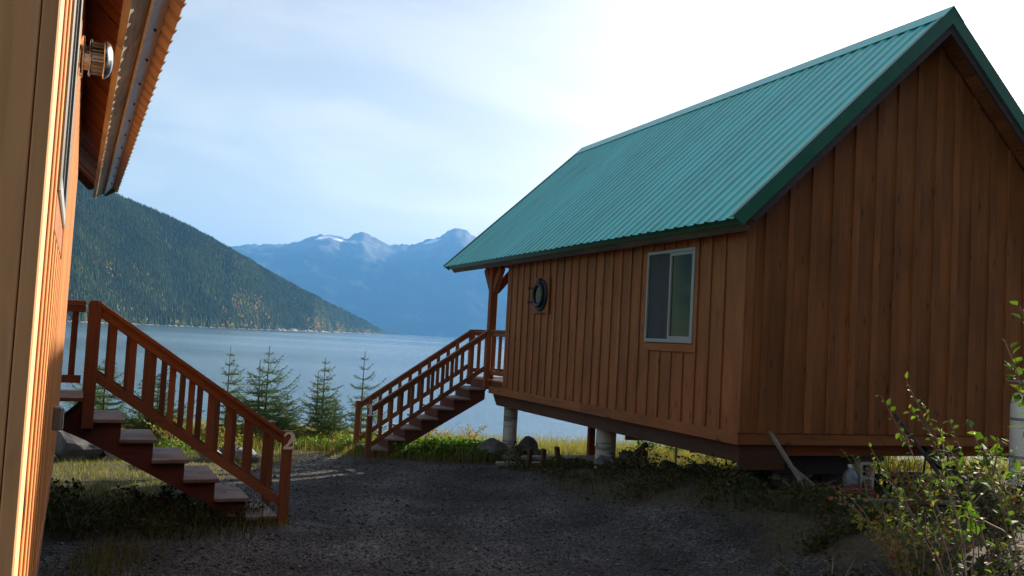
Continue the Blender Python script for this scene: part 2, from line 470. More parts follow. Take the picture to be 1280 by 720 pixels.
# ------------------------------------------------------------------ ground
def make_ground():
    xs = np.concatenate([np.linspace(-400, -30, 30)[:-1], np.linspace(-30, -10, 30)[:-1], np.linspace(-10, 10, 150)[:-1], np.linspace(10, 30, 30)[:-1], np.linspace(30, 400, 30)])
    ys = np.concatenate([np.linspace(-260, -30, 25)[:-1], np.linspace(-30, 5, 30)[:-1], np.linspace(5, 25, 150)[:-1], np.linspace(25, 44, 30)])
    X, Y = np.meshgrid(xs, ys)
    Z = ground_h(X, Y)
    W = gravel_w(X, Y)
    V = np.stack([X, Y, Z], -1).reshape(-1, 3)
    nx, ny = len(xs), len(ys)
    i = np.arange(nx * ny).reshape(ny, nx)
    F = np.stack([i[:-1, :-1], i[:-1, 1:], i[1:, 1:], i[1:, :-1]], -1).reshape(-1, 4)
    m, nt, p, out = new_mat('yard_ground')
    tc = N(nt, 'ShaderNodeTexCoord')
    at = N(nt, 'ShaderNodeAttribute', attribute_name='Col')
    vo = N(nt, 'ShaderNodeTexVoronoi', Scale=42.0); nt.links.new(tc.outputs['Object'], vo.inputs['Vector'])
    n1 = N(nt, 'ShaderNodeTexNoise', Scale=1.1, Detail=6.0); nt.links.new(tc.outputs['Object'], n1.inputs['Vector'])
    n2 = N(nt, 'ShaderNodeTexNoise', Scale=16.0, Detail=6.0, Roughness=0.7); nt.links.new(tc.outputs['Object'], n2.inputs['Vector'])
    gc = ramp(nt, vo.outputs['Color'], [(0.1, (0.024, 0.025, 0.027)), (0.55, (0.052, 0.053, 0.055)), (0.95, (0.13, 0.128, 0.124))])
    gc = mixc(nt, gc, ramp(nt, n1.outputs['Fac'], [(0.35, (0.55, 0.55, 0.56)), (0.65, (1.4, 1.36, 1.3))]), 1.0, 'MULTIPLY')
    mt = N(nt, 'ShaderNodeMapping'); mt.inputs['Rotation'].default_value = (0, 0, 0.35); mt.inputs['Scale'].default_value = (0.9, 0.12, 1.0)
    nt.links.new(tc.outputs['Object'], mt.inputs['Vector'])
    n3 = N(nt, 'ShaderNodeTexNoise', Scale=1.0, Detail=3.0); nt.links.new(mt.outputs[0], n3.inputs['Vector'])
    gc = mixc(nt, gc, ramp(nt, n3.outputs['Fac'], [(0.38, (0.62, 0.60, 0.58)), (0.6, (1.2, 1.2, 1.2))]), 1.0, 'MULTIPLY')
    so = ramp(nt, n2.outputs['Fac'], [(0.3, (0.028, 0.023, 0.015)), (0.55, (0.06, 0.05, 0.03)), (0.8, (0.14, 0.115, 0.065))])
    sep = N(nt, 'ShaderNodeSeparateColor'); nt.links.new(at.outputs['Color'], sep.inputs[0])
    c = mixc(nt, so, gc, sep.outputs[0])
    nt.links.new(c, p.inputs['Base Color']); p.inputs['Roughness'].default_value = 0.95
    p.inputs['Specular IOR Level'].default_value = 0.2
    hh = N(nt, 'ShaderNodeMath', operation='ADD')
    nt.links.new(vo.outputs['Distance'], hh.inputs[0]); nt.links.new(n2.outputs['Fac'], hh.inputs[1])
    bump(nt, p, hh.outputs[0], 0.5, 0.018)
    col = np.repeat(W.reshape(-1, 1), 3, 1)
    o = tri_mesh('ground', V, F, m, col=col, smooth=True)
    tag(o, kind='structure', label='gravel yard with a rough grassy bank above the lake')
make_ground()

# loose gravel stones lying on the yard
def make_gravel():
    n = 42000
    x = NP.uniform(-5.5, 4.5, n); y = 7.2 + 10.6 * NP.rand(n) ** 1.35
    k = NP.rand(n) < gravel_w(x, y) * 0.95 + 0.04
    x, y = x[k], y[k]; n = len(x)
    z = ground_h(x, y)
    s = NP.uniform(0.005, 0.012, n) * (1 + 1.0 * (NP.rand(n) < 0.06) + 2.0 * (NP.rand(n) < 0.005))
    base = np.array([(1, 0, 0), (0, 1, 0), (-1, 0, 0), (0, -1, 0), (0, 0, 0.8), (0, 0, -0.8)], float)
    fc = np.array([(0, 1, 4), (1, 2, 4), (2, 3, 4), (3, 0, 4), (1, 0, 5), (2, 1, 5), (3, 2, 5), (0, 3, 5)])
    V = base[None] * s[:, None, None] * NP.uniform(0.6, 1.4, (n, 6, 1))
    a = NP.uniform(0, 6.283, n); ca, sa = np.cos(a)[:, None], np.sin(a)[:, None]
    Vx = V[..., 0] * ca - V[..., 1] * sa; Vy = V[..., 0] * sa + V[..., 1] * ca
    V = np.stack([Vx + x[:, None], Vy + y[:, None], V[..., 2] + (z + s * 0.3)[:, None]], -1).reshape(-1, 3)
    F = (fc[None] + (np.arange(n) * 6)[:, None, None]).reshape(-1, 3)
    g = NP.uniform(0.022, 0.085, n) * (1 + 1.8 * (NP.rand(n) < 0.10))
    col = np.repeat(np.stack([g, g * 1.0, g * 1.0], -1), 6, 0)
    m, nt, p, out = new_mat('gravel_stone')
    at = N(nt, 'ShaderNodeAttribute', attribute_name='Col'); nt.links.new(at.outputs['Color'], p.inputs['Base Color'])
    p.inputs['Roughness'].default_value = 0.9
    tag(tri_mesh('gravel', V, F, m, col=col), 'loose grey gravel stones covering the driveway', 'gravel', kind='stuff')
make_gravel()

# ------------------------------------------------------------------ lake
def make_lake():
    m, nt, p, out = new_mat('lake_water')
    tc = N(nt, 'ShaderNodeTexCoord')
    mp = N(nt, 'ShaderNodeMapping'); mp.inputs['Scale'].default_value = (0.35, 1.0, 1.0); mp.inputs['Rotation'].default_value = (0, 0, 0.3)
    nt.links.new(tc.outputs['Object'], mp.inputs['Vector'])
    n1 = N(nt, 'ShaderNodeTexNoise', Scale=0.9, Detail=5.0, Roughness=0.6); nt.links.new(mp.outputs[0], n1.inputs['Vector'])
    n2 = N(nt, 'ShaderNodeTexNoise', Scale=0.006, Detail=4.0); nt.links.new(mp.outputs[0], n2.inputs['Vector'])
    p.inputs['Base Color'].default_value = (0.075, 0.145, 0.20, 1)
    p.inputs['IOR'].default_value = 1.33
    r = ramp(nt, n2.outputs['Fac'], [(0.4, (0.10,) * 3), (0.62, (0.20,) * 3)])
    nt.links.new(r, p.inputs['Roughness'])
    bump(nt, p, n1.outputs['Fac'], 0.55, 0.35)
    mb = MB()
    xs = [-14000, -3000, -300, 300, 3000, 14000]; ys = [-400, 20, 120, 1000, 8000, 16000]
    mb.add([(x, y, LAKE_Z) for y in ys for x in xs], [(j * 6 + i, j * 6 + i + 1, (j + 1) * 6 + i + 1, (j + 1) * 6 + i) for j in range(5) for i in range(5)])
    tag(mb.build('lake', m), 'wide rippled blue lake between the cabins and mountains', kind='structure')
make_lake()

# ------------------------------------------------------------------ mountains
L_AZ = np.array([-60, -45, -34, -28, -25.47, -23.455, -22.148, -20.635, -18.948, -17.459, -14.889, -11.829, -9.615, -8.015, -7.6])
L_EL = np.array([0.20, 0.20, 0.178, 0.150, 0.135, 0.1199, 0.1127, 0.1035, 0.091, 0.0791, 0.0566, 0.0314, 0.0158, 0.002, -0.002])
def shore_r(az): return np.interp(az, [-60, -40, -25.3, -16.9, -12, -8.0, -7.5], [900, 1100, 1420, 1950, 2600, 4200, 4600])

def make_near_mountain():
    az = np.linspace(-58, -7.7, 330); t = np.concatenate([np.linspace(-0.06, 1, 90), np.linspace(1.03, 2.2, 24)])
    A, T = np.meshgrid(az, t)
    def height(A, T):
        r0 = shore_r(A); e = np.interp(A, L_AZ, L_EL)
        wdt = np.maximum(r0 * e / (0.60 - e), 25)
        R_ = r0 + wdt * T
        hr = (r0 + wdt) * e + CAM_Z - LAKE_Z
        prof = np.where(T < 1, np.clip(T, -1, 1) * (1.18 - 0.18 * np.clip(T, 0, 1)), 1 - 0.5 * (T - 1) ** 1.3)
        X = R_ * np.sin(np.radians(A)); Y = R_ * np.cos(np.radians(A))
        nn = (fbm(X / 420, Y / 420, 5) - 0.5) * 70 * np.clip(T * 1.5, 0, 1) * np.clip((1.05 - T) * 3, 0.12, 1) * np.clip(hr / 150, 0.05, 1)
        gul = -28 * np.abs(np.sin(A * 0.9 + 3 * fbm(X / 300, Y / 300, 3))) ** 3 * np.clip(T, 0, 1) * np.clip((1 - T) * 2, 0, 1) * np.clip(hr / 150, 0, 1)
        return X, Y, LAKE_Z + hr * prof + nn + gul
    X, Y, Z = height(A, T)
    V = np.stack([X, Y, Z], -1).reshape(-1, 3)
    ny, nx = A.shape; i = np.arange(nx * ny).reshape(ny, nx)
    F = np.stack([i[:-1, :-1], i[:-1, 1:], i[1:, 1:], i[1:, :-1]], -1).reshape(-1, 4)
    m, nt, p, out = new_mat('forest_floor')
    tc = N(nt, 'ShaderNodeTexCoord')
    n = N(nt, 'ShaderNodeTexNoise', Scale=0.012, Detail=8.0, Roughness=0.65); nt.links.new(tc.outputs['Object'], n.inputs['Vector'])
    c = ramp(nt, n.outputs['Fac'], [(0.3, (0.018, 0.032, 0.014)), (0.58, (0.035, 0.05, 0.02)), (0.72, (0.10, 0.09, 0.06))])
    nt.links.new(c, p.inputs['Base Color']); p.inputs['Roughness'].default_value = 1.0; p.inputs['Specular IOR Level'].default_value = 0.0
    tag(tri_mesh('near_mountain', V, F, m, smooth=True), 'steep forested mountainside rising from the left lake shore', kind='structure')
    # the wood on it
    n = 190000
    A_ = NP.uniform(-36, -7.9, n); T_ = NP.rand(n) * 1.06
    wgt = shore_r(A_); k = NP.rand(n) < np.clip(0.25 + wgt / 3600 * np.interp(A_, L_AZ, L_EL) * 8, 0.2, 1)
    A_, T_ = A_[k], T_[k]; n = len(A_)
    X, Y, Z = height(A_, T_)
    u = fbm(X / 160 + 7, Y / 160, 4); u2 = fbm(X / 55 + 2, Y / 55 + 9, 3)
    # autumn broadleaf patches, mostly low down and towards the point
    low = np.exp(-((T_ - 0.13) / 0.16) ** 2) * (0.5 + 0.5 * (A_ > -17)) + 0.9 * np.exp(-((T_ - 0.27) / 0.13) ** 2) * (A_ > -17.5) * (A_ < -10) + 0.8 * np.exp(-((T_ - 0.34) / 0.08) ** 2) * (A_ < -22)
    yel = NP.rand(n) < np.clip((u2 - 0.42) * 5, 0, 1) * np.clip(low + 0.06, 0, 1) * 0.55
    bare = (u < 0.30) & (NP.rand(n) < 0.6) & (T_ > 0.3) & (T_ < 0.8)
    keep = ~bare; X, Y, Z, A_, T_, yel = X[keep], Y[keep], Z[keep], A_[keep], T_[keep], yel[keep]; n = len(X)
    h = NP.uniform(6, 17, n) * (0.6 + 0.8 * fbm(X / 90, Y / 90, 3)) * np.where(yel, 0.55, 1)
    h = h * np.clip(1.15 - 0.4 * T_, 0.6, 1.2)
    w = h * NP.uniform(0.13, 0.2, n) * np.where(yel, 2.0, 1)
    ns = 4
    ang = np.arange(ns) * 2 * math.pi / ns
    # rings: bottom (r=1,z=.1), waist (conifer .55 at .45; broadleaf 1.0 at .6), top
    V = np.zeros((n, 2 * ns + 1, 3))
    rot = NP.uniform(0, 6.28, n)
    jit = NP.uniform(0.75, 1.25, (n, 2 * ns))
    for q in range(ns):
        for lev, (rc, zc, rb, zb_) in enumerate(((1.0, 0.06, 0.55, 0.12), (0.56, 0.48, 1.0, 0.6))):
            rr = np.where(yel, rb, rc) * w * jit[:, lev * ns + q]
            V[:, lev * ns + q, 0] = X + rr * np.cos(ang[q] + rot); V[:, lev * ns + q, 1] = Y + rr * np.sin(ang[q] + rot)
            V[:, lev * ns + q, 2] = Z + h * np.where(yel, zb_, zc)
    V[:, 2 * ns, 0] = X; V[:, 2 * ns, 1] = Y; V[:, 2 * ns, 2] = Z + h
    fc = []
    for q in range(ns):
        r_ = (q + 1) % ns
        fc += [(q, r_, ns + r_), (q, ns + r_, ns + q), (ns + q, ns + r_, 2 * ns)]
    F = (np.array(fc)[None] + (np.arange(n) * (2 * ns + 1))[:, None, None]).reshape(-1, 3)
    b = NP.uniform(0.8, 1.2, n) * (0.55 + 0.9 * fbm(X / 70 + 4, Y / 70 + Z / 40, 4))
    gr = np.stack([0.028 * b, 0.045 * b, 0.013 * b], -1)
    gr2 = np.stack([0.05 * b, 0.058 * b, 0.015 * b], -1)
    gr = np.where((NP.rand(n) < 0.3)[:, None], gr2, gr)
    ye = np.stack([0.20 * b, 0.135 * b, 0.035 * b], -1)
    col = np.where(yel[:, None], ye, gr)
    col = np.repeat(col, 2 * ns + 1, 0)
    m2, nt, p, out = new_mat('far_tree')
    at = N(nt, 'ShaderNodeAttribute', attribute_name='Col'); nt.links.new(at.outputs['Color'], p.inputs['Base Color'])
    p.inputs['Roughness'].default_value = 1.0; p.inputs['Specular IOR Level'].default_value = 0.0
    tag(tri_mesh('forest', V.reshape(-1, 3), F, m2, col=col), 'dark conifer forest with yellow autumn patches across the lake', 'forest', kind='stuff')
    # pale rocks along the water line
    n = 420
    A_ = NP.uniform(-27, -7.9, n); r = shore_r(A_) - NP.uniform(2, 14, n)
    X = r * np.sin(np.radians(A_)); Y = r * np.cos(np.radians(A_)); s = NP.uniform(0.5, 2.2, n) * (1 + 1.5 * (A_ > -14))
    base = np.array([(1, 0, 0), (0, 1, 0), (-1, 0, 0), (0, -1, 0), (0, 0, 0.9), (0, 0, -0.8)], float)
    fcs = np.array([(0, 1, 4), (1, 2, 4), (2, 3, 4), (3, 0, 4), (1, 0, 5), (2, 1, 5), (3, 2, 5), (0, 3, 5)])
    V = base[None] * s[:, None, None] * NP.uniform(0.5, 1.5, (n, 6, 1)) * np.array([2.0, 2.0, 1.0])
    V = V + np.stack([X, Y, np.full(n, LAKE_Z + 0.5)], -1)[:, None]
    F = (fcs[None] + (np.arange(n) * 6)[:, None, None]).reshape(-1, 3)
    tag(tri_mesh('shore_rocks', V.reshape(-1, 3), F, M['rock_light']), 'pale rocks strung along the far waterline', 'rocks', kind='stuff')
make_near_mountain()

F_AZ = np.array([-60, -45, -33, -28, -24, -20, -17.278, -16.288, -14.164, -13.327, -12.079, -10.982, -10.342, -9.924, -9.36, -8.808, -7.656, -6.332, -5.466, -4.589, -4.167, -3.73, -3.027, -2.458, 0, 4, 9, 14, 20, 27, 35, 48, 60])
F_EL = np.array([.08, .09, .085, .09, .08, .078, .0794, .0836, .0871, .0899, .0993, .1007, .0972, .1021, .1071, .1026, .0948, .0956, .1022, .1067, .1141, .1172, .1153, .1085, .1, .094, .1, .09, .095, .085, .09, .08, .08])
def make_far_mountains():
    az = np.linspace(-58, 58, 760); t = np.concatenate([np.linspace(-0.03, 1, 110), np.linspace(1.04, 1.8, 14)])
    A, T = np.meshgrid(az, t)
    r0, wd = 8600.0, 2900.0
    e = np.interp(A, F_AZ, F_EL)
    R_ = r0 + wd * T + 500 * (fbm(A * 0.25, A * 0 + 2, 3) - 0.5) * np.clip(1 - T, 0, 1)
    hr = (r0 + wd) * e + CAM_Z - LAKE_Z
    X = R_ * np.sin(np.radians(A)); Y = R_ * np.cos(np.radians(A))
    prof = np.where(T < 1, np.clip(T, -1, 1) ** 1.0 * (1.05 + 0.35 * np.clip(T, 0, 1) - 0.40 * np.clip(T, 0, 1) ** 2), 1 - 0.8 * (T - 1))
    rid = 1 - np.abs(2 * fbm(X / 900 + 3, Y / 900, 6, 0.55) - 1)
    nn = ((fbm(X / 700, Y / 700, 6, 0.55) - 0.5) * 520 + (rid - 0.6) * 260) * np.clip(T * 2.2, 0, 1) * np.clip((1.0 - T) * 2.4, 0.0, 1)
    jag = (fbm(A * 6, T * 5, 5, 0.6) - 0.5) * 60 * np.clip((T - 0.7) * 3, 0, 1)
    Z = LAKE_Z + hr * prof + nn + jag
    # keep the crest the skyline: nothing in front may rise above it
    cap = LAKE_Z + (R_ * e + CAM_Z - LAKE_Z) * 0.985
    Z = np.where(T < 0.97, np.minimum(Z, cap), Z)
    V = np.stack([X, Y, Z], -1).reshape(-1, 3)
    ny, nx = A.shape; i = np.arange(nx * ny).reshape(ny, nx)
    F = np.stack([i[:-1, :-1], i[:-1, 1:], i[1:, 1:], i[1:, :-1]], -1).reshape(-1, 4)
    m, nt, p, out = new_mat('mountain_rock_and_snow')
    tc = N(nt, 'ShaderNodeTexCoord')
    at = N(nt, 'ShaderNodeAttribute', attribute_name='Col')
    n = N(nt, 'ShaderNodeTexNoise', Scale=0.0022, Detail=10.0, Roughness=0.68); nt.links.new(tc.outputs['Object'], n.inputs['Vector'])
    sep = N(nt, 'ShaderNodeSeparateColor'); nt.links.new(at.outputs['Color'], sep.inputs[0])
    c = ramp(nt, n.outputs['Fac'], [(0.36, (0.022, 0.032, 0.018)), (0.6, (0.045, 0.055, 0.03)), (0.74, (0.15, 0.145, 0.13))])
    rk = ramp(nt, n.outputs['Fac'], [(0.3, (0.09, 0.085, 0.08)), (0.7, (0.25, 0.24, 0.225))])
    c = mixc(nt, c, rk, sep.outputs[1])
    c = mixc(nt, c, (0.86, 0.88, 0.9), sep.outputs[0])
    nt.links.new(c, p.inputs['Base Color']); p.inputs['Roughness'].default_value = 1.0; p.inputs['Specular IOR Level'].default_value = 0.0
    # snow fields in hollows below the crest (red), bare rock high up (green)
    el = (Z - CAM_Z) / R_
    snow = np.zeros_like(A)
    for a0, e0, sa, se, tilt in ((-10.9, .0965, .75, .0016, -.0035), (-11.7, .0972, .5, .0016, .004), (-5.15, .1008, .55, .0020, .0055), (-9.9, .0948, .35, .0014, -.002), (5.5, .092, 1.5, .003, .002), (15, .085, 1.5, .003, 0), (-27, .086, 1.2, .002, .002)):
        snow = np.maximum(snow, np.exp(-((A - a0) / sa) ** 2 - ((el - e0 - tilt * (A - a0)) / se) ** 2))
    sn = sstep(0.45, 0.6, snow + 0.5 * (fbm(X / 120, Y / 120 + Z / 60, 4) - 0.5)) * (T < 1.05)
    rock = sstep(0.068, 0.096, el + 0.022 * (fbm(X / 300, Y / 300, 4) - 0.5))
    col = np.stack([sn, rock, rock * 0], -1).reshape(-1, 3)
    tag(tri_mesh('far_mountains', V, F, m, col=col, smooth=True), 'hazy blue mountain range with snow patches across the lake', kind='structure')
    # low wooded point in front of them
    az = np.linspace(-13, -6.55, 90); t = np.linspace(-0.05, 1.6, 30)
    A, T = np.meshgrid(az, t)
    e = np.interp(A, [-13, -10.66, -9.446, -8.224, -6.742, -6.55], [.0145, .0125, .0092, .0060, .0010, -.002])
    r0 = 6200; R_ = r0 + 420 * T
    Z = LAKE_Z + ((r0 + 420) * e + CAM_Z - LAKE_Z) * np.where(T < 1, np.sin(np.clip(T, -1, 1) * math.pi / 2), 1 - 0.7 * (T - 1)) + 7 * (fbm(A * 9, T * 6, 4) - 0.5) * np.clip(T, 0, 1)
    X = R_ * np.sin(np.radians(A)); Y = R_ * np.cos(np.radians(A))
    ny, nx = A.shape; i = np.arange(nx * ny).reshape(ny, nx)
    F = np.stack([i[:-1, :-1], i[:-1, 1:], i[1:, 1:], i[1:, :-1]], -1).reshape(-1, 4)
    m, nt, p, out = new_mat('headland_wood')
    tc = N(nt, 'ShaderNodeTexCoord')
    n = N(nt, 'ShaderNodeTexNoise', Scale=0.03, Detail=6.0); nt.links.new(tc.outputs['Object'], n.inputs['Vector'])
    c = ramp(nt, n.outputs['Fac'], [(0.35, (0.02, 0.032, 0.016)), (0.7, (0.05, 0.055, 0.026))])
    nt.links.new(c, p.inputs['Base Color']); p.inputs['Roughness'].default_value = 1.0; p.inputs['Specular IOR Level'].default_value = 0.0
    tag(tri_mesh('headland', np.stack([X, Y, Z], -1).reshape(-1, 3), F, m), 'low wooded headland at the far end of the lake', kind='structure')
make_far_mountains()

# unseen conifers added behind the viewer to darken the right cabin's gable
def make_shade_forest():
    rg = np.random.RandomState(21); n = 900
    x = rg.uniform(7, 80, n); y = -9 - 70 * rg.rand(n) ** 1.3
    near_x = rg.uniform(12, 42, 190); near_y = rg.uniform(-12, 7, 190)
    x = np.concatenate([x, near_x]); y = np.concatenate([y, near_y]); n = len(x)
    z = ground_h(x, y); h = rg.uniform(9, 18, n); w = h * rg.uniform(0.15, 0.22, n)
    ns, lv = 7, 6
    V = np.zeros((n, lv * 2 * ns + 1, 3)); rot = rg.uniform(0, 6.28, n)
    for l in range(lv):
        for q in range(ns):
            a = q * 6.283 / ns + rot + l * 0.4
            for half, (rr, zz) in enumerate((((1 - l / lv) * 1.0, 0.08 + 0.9 * l / lv), ((1 - (l + 1) / lv) * 0.75 + 0.04, 0.08 + 0.9 * (l + 0.85) / lv))):
                k = (l * 2 + half) * ns + q; r = w * rr * rg.uniform(0.7, 1.25, n)
                V[:, k, 0] = x + r * np.cos(a); V[:, k, 1] = y + r * np.sin(a); V[:, k, 2] = z + h * zz - r * 0.15
    V[:, -1, 0] = x; V[:, -1, 1] = y; V[:, -1, 2] = z + h
    fc = []
    for l in range(lv * 2 - 1):
        for q in range(ns):
            r = (q + 1) % ns; fc += [(l * ns + q, l * ns + r, (l + 1) * ns + r), (l * ns + q, (l + 1) * ns + r, (l + 1) * ns + q)]
    for q in range(ns): fc.append(((lv * 2 - 1) * ns + q, (lv * 2 - 1) * ns + (q + 1) % ns, lv * 2 * ns))
    F = (np.array(fc)[None] + (np.arange(n) * (lv * 2 * ns + 1))[:, None, None]).reshape(-1, 3)
    b = rg.uniform(0.6, 1.3, n); col = np.repeat(np.stack([0.03 * b, 0.05 * b, 0.022 * b], -1), lv * 2 * ns + 1, 0)
    tag(tri_mesh('shade_forest', V.reshape(-1, 3), F, bpy.data.materials['far_tree'], col=col), 'unseen conifers added behind the yard to darken the right gable', 'forest', kind='stuff')
make_shade_forest()

# haze over the lake: one closed box of even, pale air
def make_haze():
    m = bpy.data.materials.new('lake_haze'); m.use_nodes = True
    nt = m.node_tree; nt.nodes.clear()
    out = nt.nodes.new('ShaderNodeOutputMaterial'); pv = nt.nodes.new('ShaderNodeVolumePrincipled')
    pv.inputs['Color'].default_value = (0.13, 0.41, 0.90, 1)
    pv.inputs['Density'].default_value = 0.000078
    pv.inputs['Anisotropy'].default_value = 0.1
    nt.links.new(pv.outputs['Volume'], out.inputs['Volume'])
    mb = MB().box(-14500, 14500, -900, 16500, -75, 1480)
    tag(mb.build('haze', m), 'pale blue haze over the lake', 'haze', kind='stuff')
make_haze()

# ------------------------------------------------------------------ cabins
ZB, OV, RK, ZE, HW, ZR, VEND = 1.303, 0.44, 0.371, 3.926, 2.7935, 6.952, 10.30
LW = 7.48                      # length of the walled part, then an open porch
SL = (ZR - ZE) / (HW + OV)     # roof slope
SLEN = math.hypot(1, SL)
DECK = 1.578
RAIL = 2.57
WIN1, WIN2 = (1.02, 2.215, 2.47, 3.73), (1.02, 2.215, 2.74, 3.73)
def roof_z(u):                 # metal plane over u (left half)
    return ZE + (min(u, 2 * HW - u) + OV) * SL

def make_cabin(no, loc, yaw, s, label):
    WIN = WIN1 if no == 1 else WIN2
    root = empty('cabin', loc, yaw, label, 'cabin', 'lakeside cabins on piers')
    B = lambda mb, u0, u1, v0, v1, z0, z1: mb.box(s * u0, s * u1, v0, v1, z0, z1)
    rng = random.Random(100 + no)
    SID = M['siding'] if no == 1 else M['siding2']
    under = 0.20               # siding stops this far under the metal
    ztop = roof_z(0) - under
    # ---- long wall, board and batten
    wall = B(MB(), 0.028, 0.11, 0.03, WIN[0], 1.45, ztop)
    B(wall, 0.028, 0.11, WIN[1], LW, 1.45, ztop)
    B(wall, 0.028, 0.11, WIN[0], WIN[1], 1.45, WIN[2]); B(wall, 0.028, 0.11, WIN[0], WIN[1], WIN[3], ztop)
    wo = wall.build('side_wall', SID, root)
    sp = 0.2895
    edges = [0.115 + sp * i for i in range(int((LW - 0.1) / sp) + 1)] + [LW]
    def split(v0, v1):
        if v1 > WIN[0] - 0.02 and v0 < WIN[1] + 0.02: return [(1.44, WIN[2] - 0.12), (WIN[3] + 0.03, ztop)]
        return [(1.44, ztop)]
    pieces = []
    cuts = []
    for a, b in zip(edges[:-1], edges[1:]): cuts.append((a + 0.003, b - 0.003))
    for a, b in cuts:
        # trim boards that meet the window
        seg = [(a, b, 1.44, ztop)]
        if b > WIN[0] and a < WIN[1]:
            seg = [(a, b, 1.44, WIN[2] - 0.01), (a, b, WIN[3] + 0.01, ztop)]
            if a < WIN[0] - 0.03: seg.append((a, WIN[0] - 0.002, WIN[2] - 0.01, WIN[3] + 0.01))
            if b > WIN[1] + 0.03: seg.append((WIN[1] + 0.002, b, WIN[2] - 0.01, WIN[3] + 0.01))
        for q in seg:
            B(MB(), 0.0 + rng.uniform(0, 0.003), 0.026, q[0], q[1], q[2], q[3]).build('board', SID, wo)
    for e in edges[1:-1]:
        w = rng.uniform(0.062, 0.078) + (0.02 if no == 2 else 0); j = rng.uniform(-0.008, 0.008)
        a, b = e + j - w / 2, e + j + w / 2
        if b > WIN[0] - 0.06 and a < WIN[1] + 0.06: zz = [(1.447, WIN[2] - 0.125), (WIN[3] + 0.012, ztop)] if (b > WIN[0] and a < WIN[1]) else [(1.447, ztop)]
        else: zz = [(1.447, ztop)]
        for z0, z1 in zz:
            B(MB(), -0.022, -0.001, a, b, z0, z1).build('batten', SID, wo, bevel=0.002)
    # skirt boards, two lengths
    B(MB(), -0.024, 0.02, -0.03, 4.1, ZB, 1.445).build('skirt_board', M['siding_y'], wo, bevel=0.003)
    B(MB(), -0.026, 0.02, 4.103, 8.23, ZB + 0.003, 1.443).build('skirt_board', M['siding_y'], wo, bevel=0.003)
    # corner boards
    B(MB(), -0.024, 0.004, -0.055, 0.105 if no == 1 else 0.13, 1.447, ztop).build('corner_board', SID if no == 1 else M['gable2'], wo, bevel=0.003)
    B(MB(), -0.022, 0.004, LW - 0.06, LW + 0.03, 1.447, ztop).build('corner_board', SID, wo, bevel=0.003)
    # ---- window
    pr = -0.034 if no == 1 else -0.026
    wr = B(MB(), pr, 0.06, WIN[0], WIN[0] + 0.035, WIN[2], WIN[3])
    B(wr, pr, 0.06, WIN[1] - 0.035, WIN[1], WIN[2], WIN[3])
    B(wr, pr, 0.06, WIN[0] + 0.035, WIN[1] - 0.035, WIN[2], WIN[2] + 0.05); B(wr, pr, 0.06, WIN[0] + 0.035, WIN[1] - 0.035, WIN[3] - 0.045, WIN[3])
    wo2 = wr.build('window', M['vinyl'], root, bevel=0.004)
    vm = (WIN[0] + WIN[1]) / 2
    fr = B(MB(), -0.022, 0.03, vm - 0.018, vm + 0.018, WIN[2] + 0.05, WIN[3] - 0.045)
    B(fr, -0.018, 0.02, WIN[0] + 0.035, vm - 0.018, WIN[2] + 0.05, WIN[2] + 0.09); B(fr, -0.018, 0.02, WIN[0] + 0.035, vm - 0.018, WIN[3] - 0.085, WIN[3] - 0.045)
    B(fr, -0.018, 0.02, WIN[0] + 0.035, WIN[0] + 0.08, WIN[2] + 0.09, WIN[3] - 0.085)
    fr.build('sash_frame', M['vinyl'], wo2)
    B(MB(), 0.0, 0.006, WIN[0] + 0.035, vm - 0.02, WIN[2] + 0.06, WIN[3] - 0.06).build('pane', M['glass'], wo2)
    B(MB(), 0.025, 0.031, vm + 0.0, WIN[1] - 0.035, WIN[2] + 0.05, WIN[3] - 0.045).build('pane', M['glass'], wo2)
    B(MB(), -0.008, -0.004, vm + 0.018, WIN[1] - 0.035, WIN[2] + 0.05, WIN[3] - 0.045).build('insect_screen', M['screen'], wo2)
    cu = MB(); nf = 22
    for i in range(nf):        # gathered curtain behind the sliding sash
        a = WIN[0] + 0.05 + (vm - WIN[0] - 0.08) * i / nf; b = WIN[0] + 0.05 + (vm - WIN[0] - 0.08) * (i + 1) / nf
        ua = 0.16 + (0.03 if i % 2 else 0.0); ub = 0.16 + (0.0 if i % 2 else 0.03)
        cu.prism([(s * ua, a, WIN[2] - 0.1), (s * ub, b, WIN[2] - 0.1), (s * (ub + 0.004), b, WIN[2] - 0.1), (s * (ua + 0.004), a, WIN[2] - 0.1)], (0, 0, WIN[3] - WIN[2] + 0.15))
    cu.build('curtain', M['curtain'], wo2)
    B(MB(), -0.03 if no == 1 else -0.02, 0.0, WIN[0] - 0.09, WIN[1] + 0.0, WIN[2] - 0.115, WIN[2] - 0.012).build('sill_board', M['siding_y'], wo2, bevel=0.003)
    # ---- porthole
    pv_, pz = 5.84, 3.21
    if no == 1:
        po = B(MB(), -0.045, -0.022, pv_ - 0.33, pv_ + 0.33, pz - 0.32, pz + 0.32).build('porthole', SID, root, bevel=0.003)
        c = (0, pv_, pz); sg = -s
        def ring(r0, r1, x0, x1, n=40):
            mb = MB(); prof = [(r0, x0), (r1, x0), (r1, x1 * 0.7 + x0 * 0.3), (r1 - 0.015, x1), (r0 + 0.015, x1), (r0, x1 * 0.8 + x0 * 0.2)]
            vv, ff = [], []
            for r_, h_ in prof:
                for k in range(n):
                    t = 2 * math.pi * k / n; vv.append((sg * h_, c[1] + r_ * math.cos(t), c[2] + r_ * math.sin(t)))
            q = len(prof)
            for i in range(q):
                for k in range(n): ff.append((i * n + k, i * n + (k + 1) % n, ((i + 1) % q) * n + (k + 1) % n, ((i + 1) % q) * n + k))
            return mb.add(vv, ff)
        ring(0.20, 0.285, 0.045, 0.085).build('flange', M['iron'], po, smooth=False)
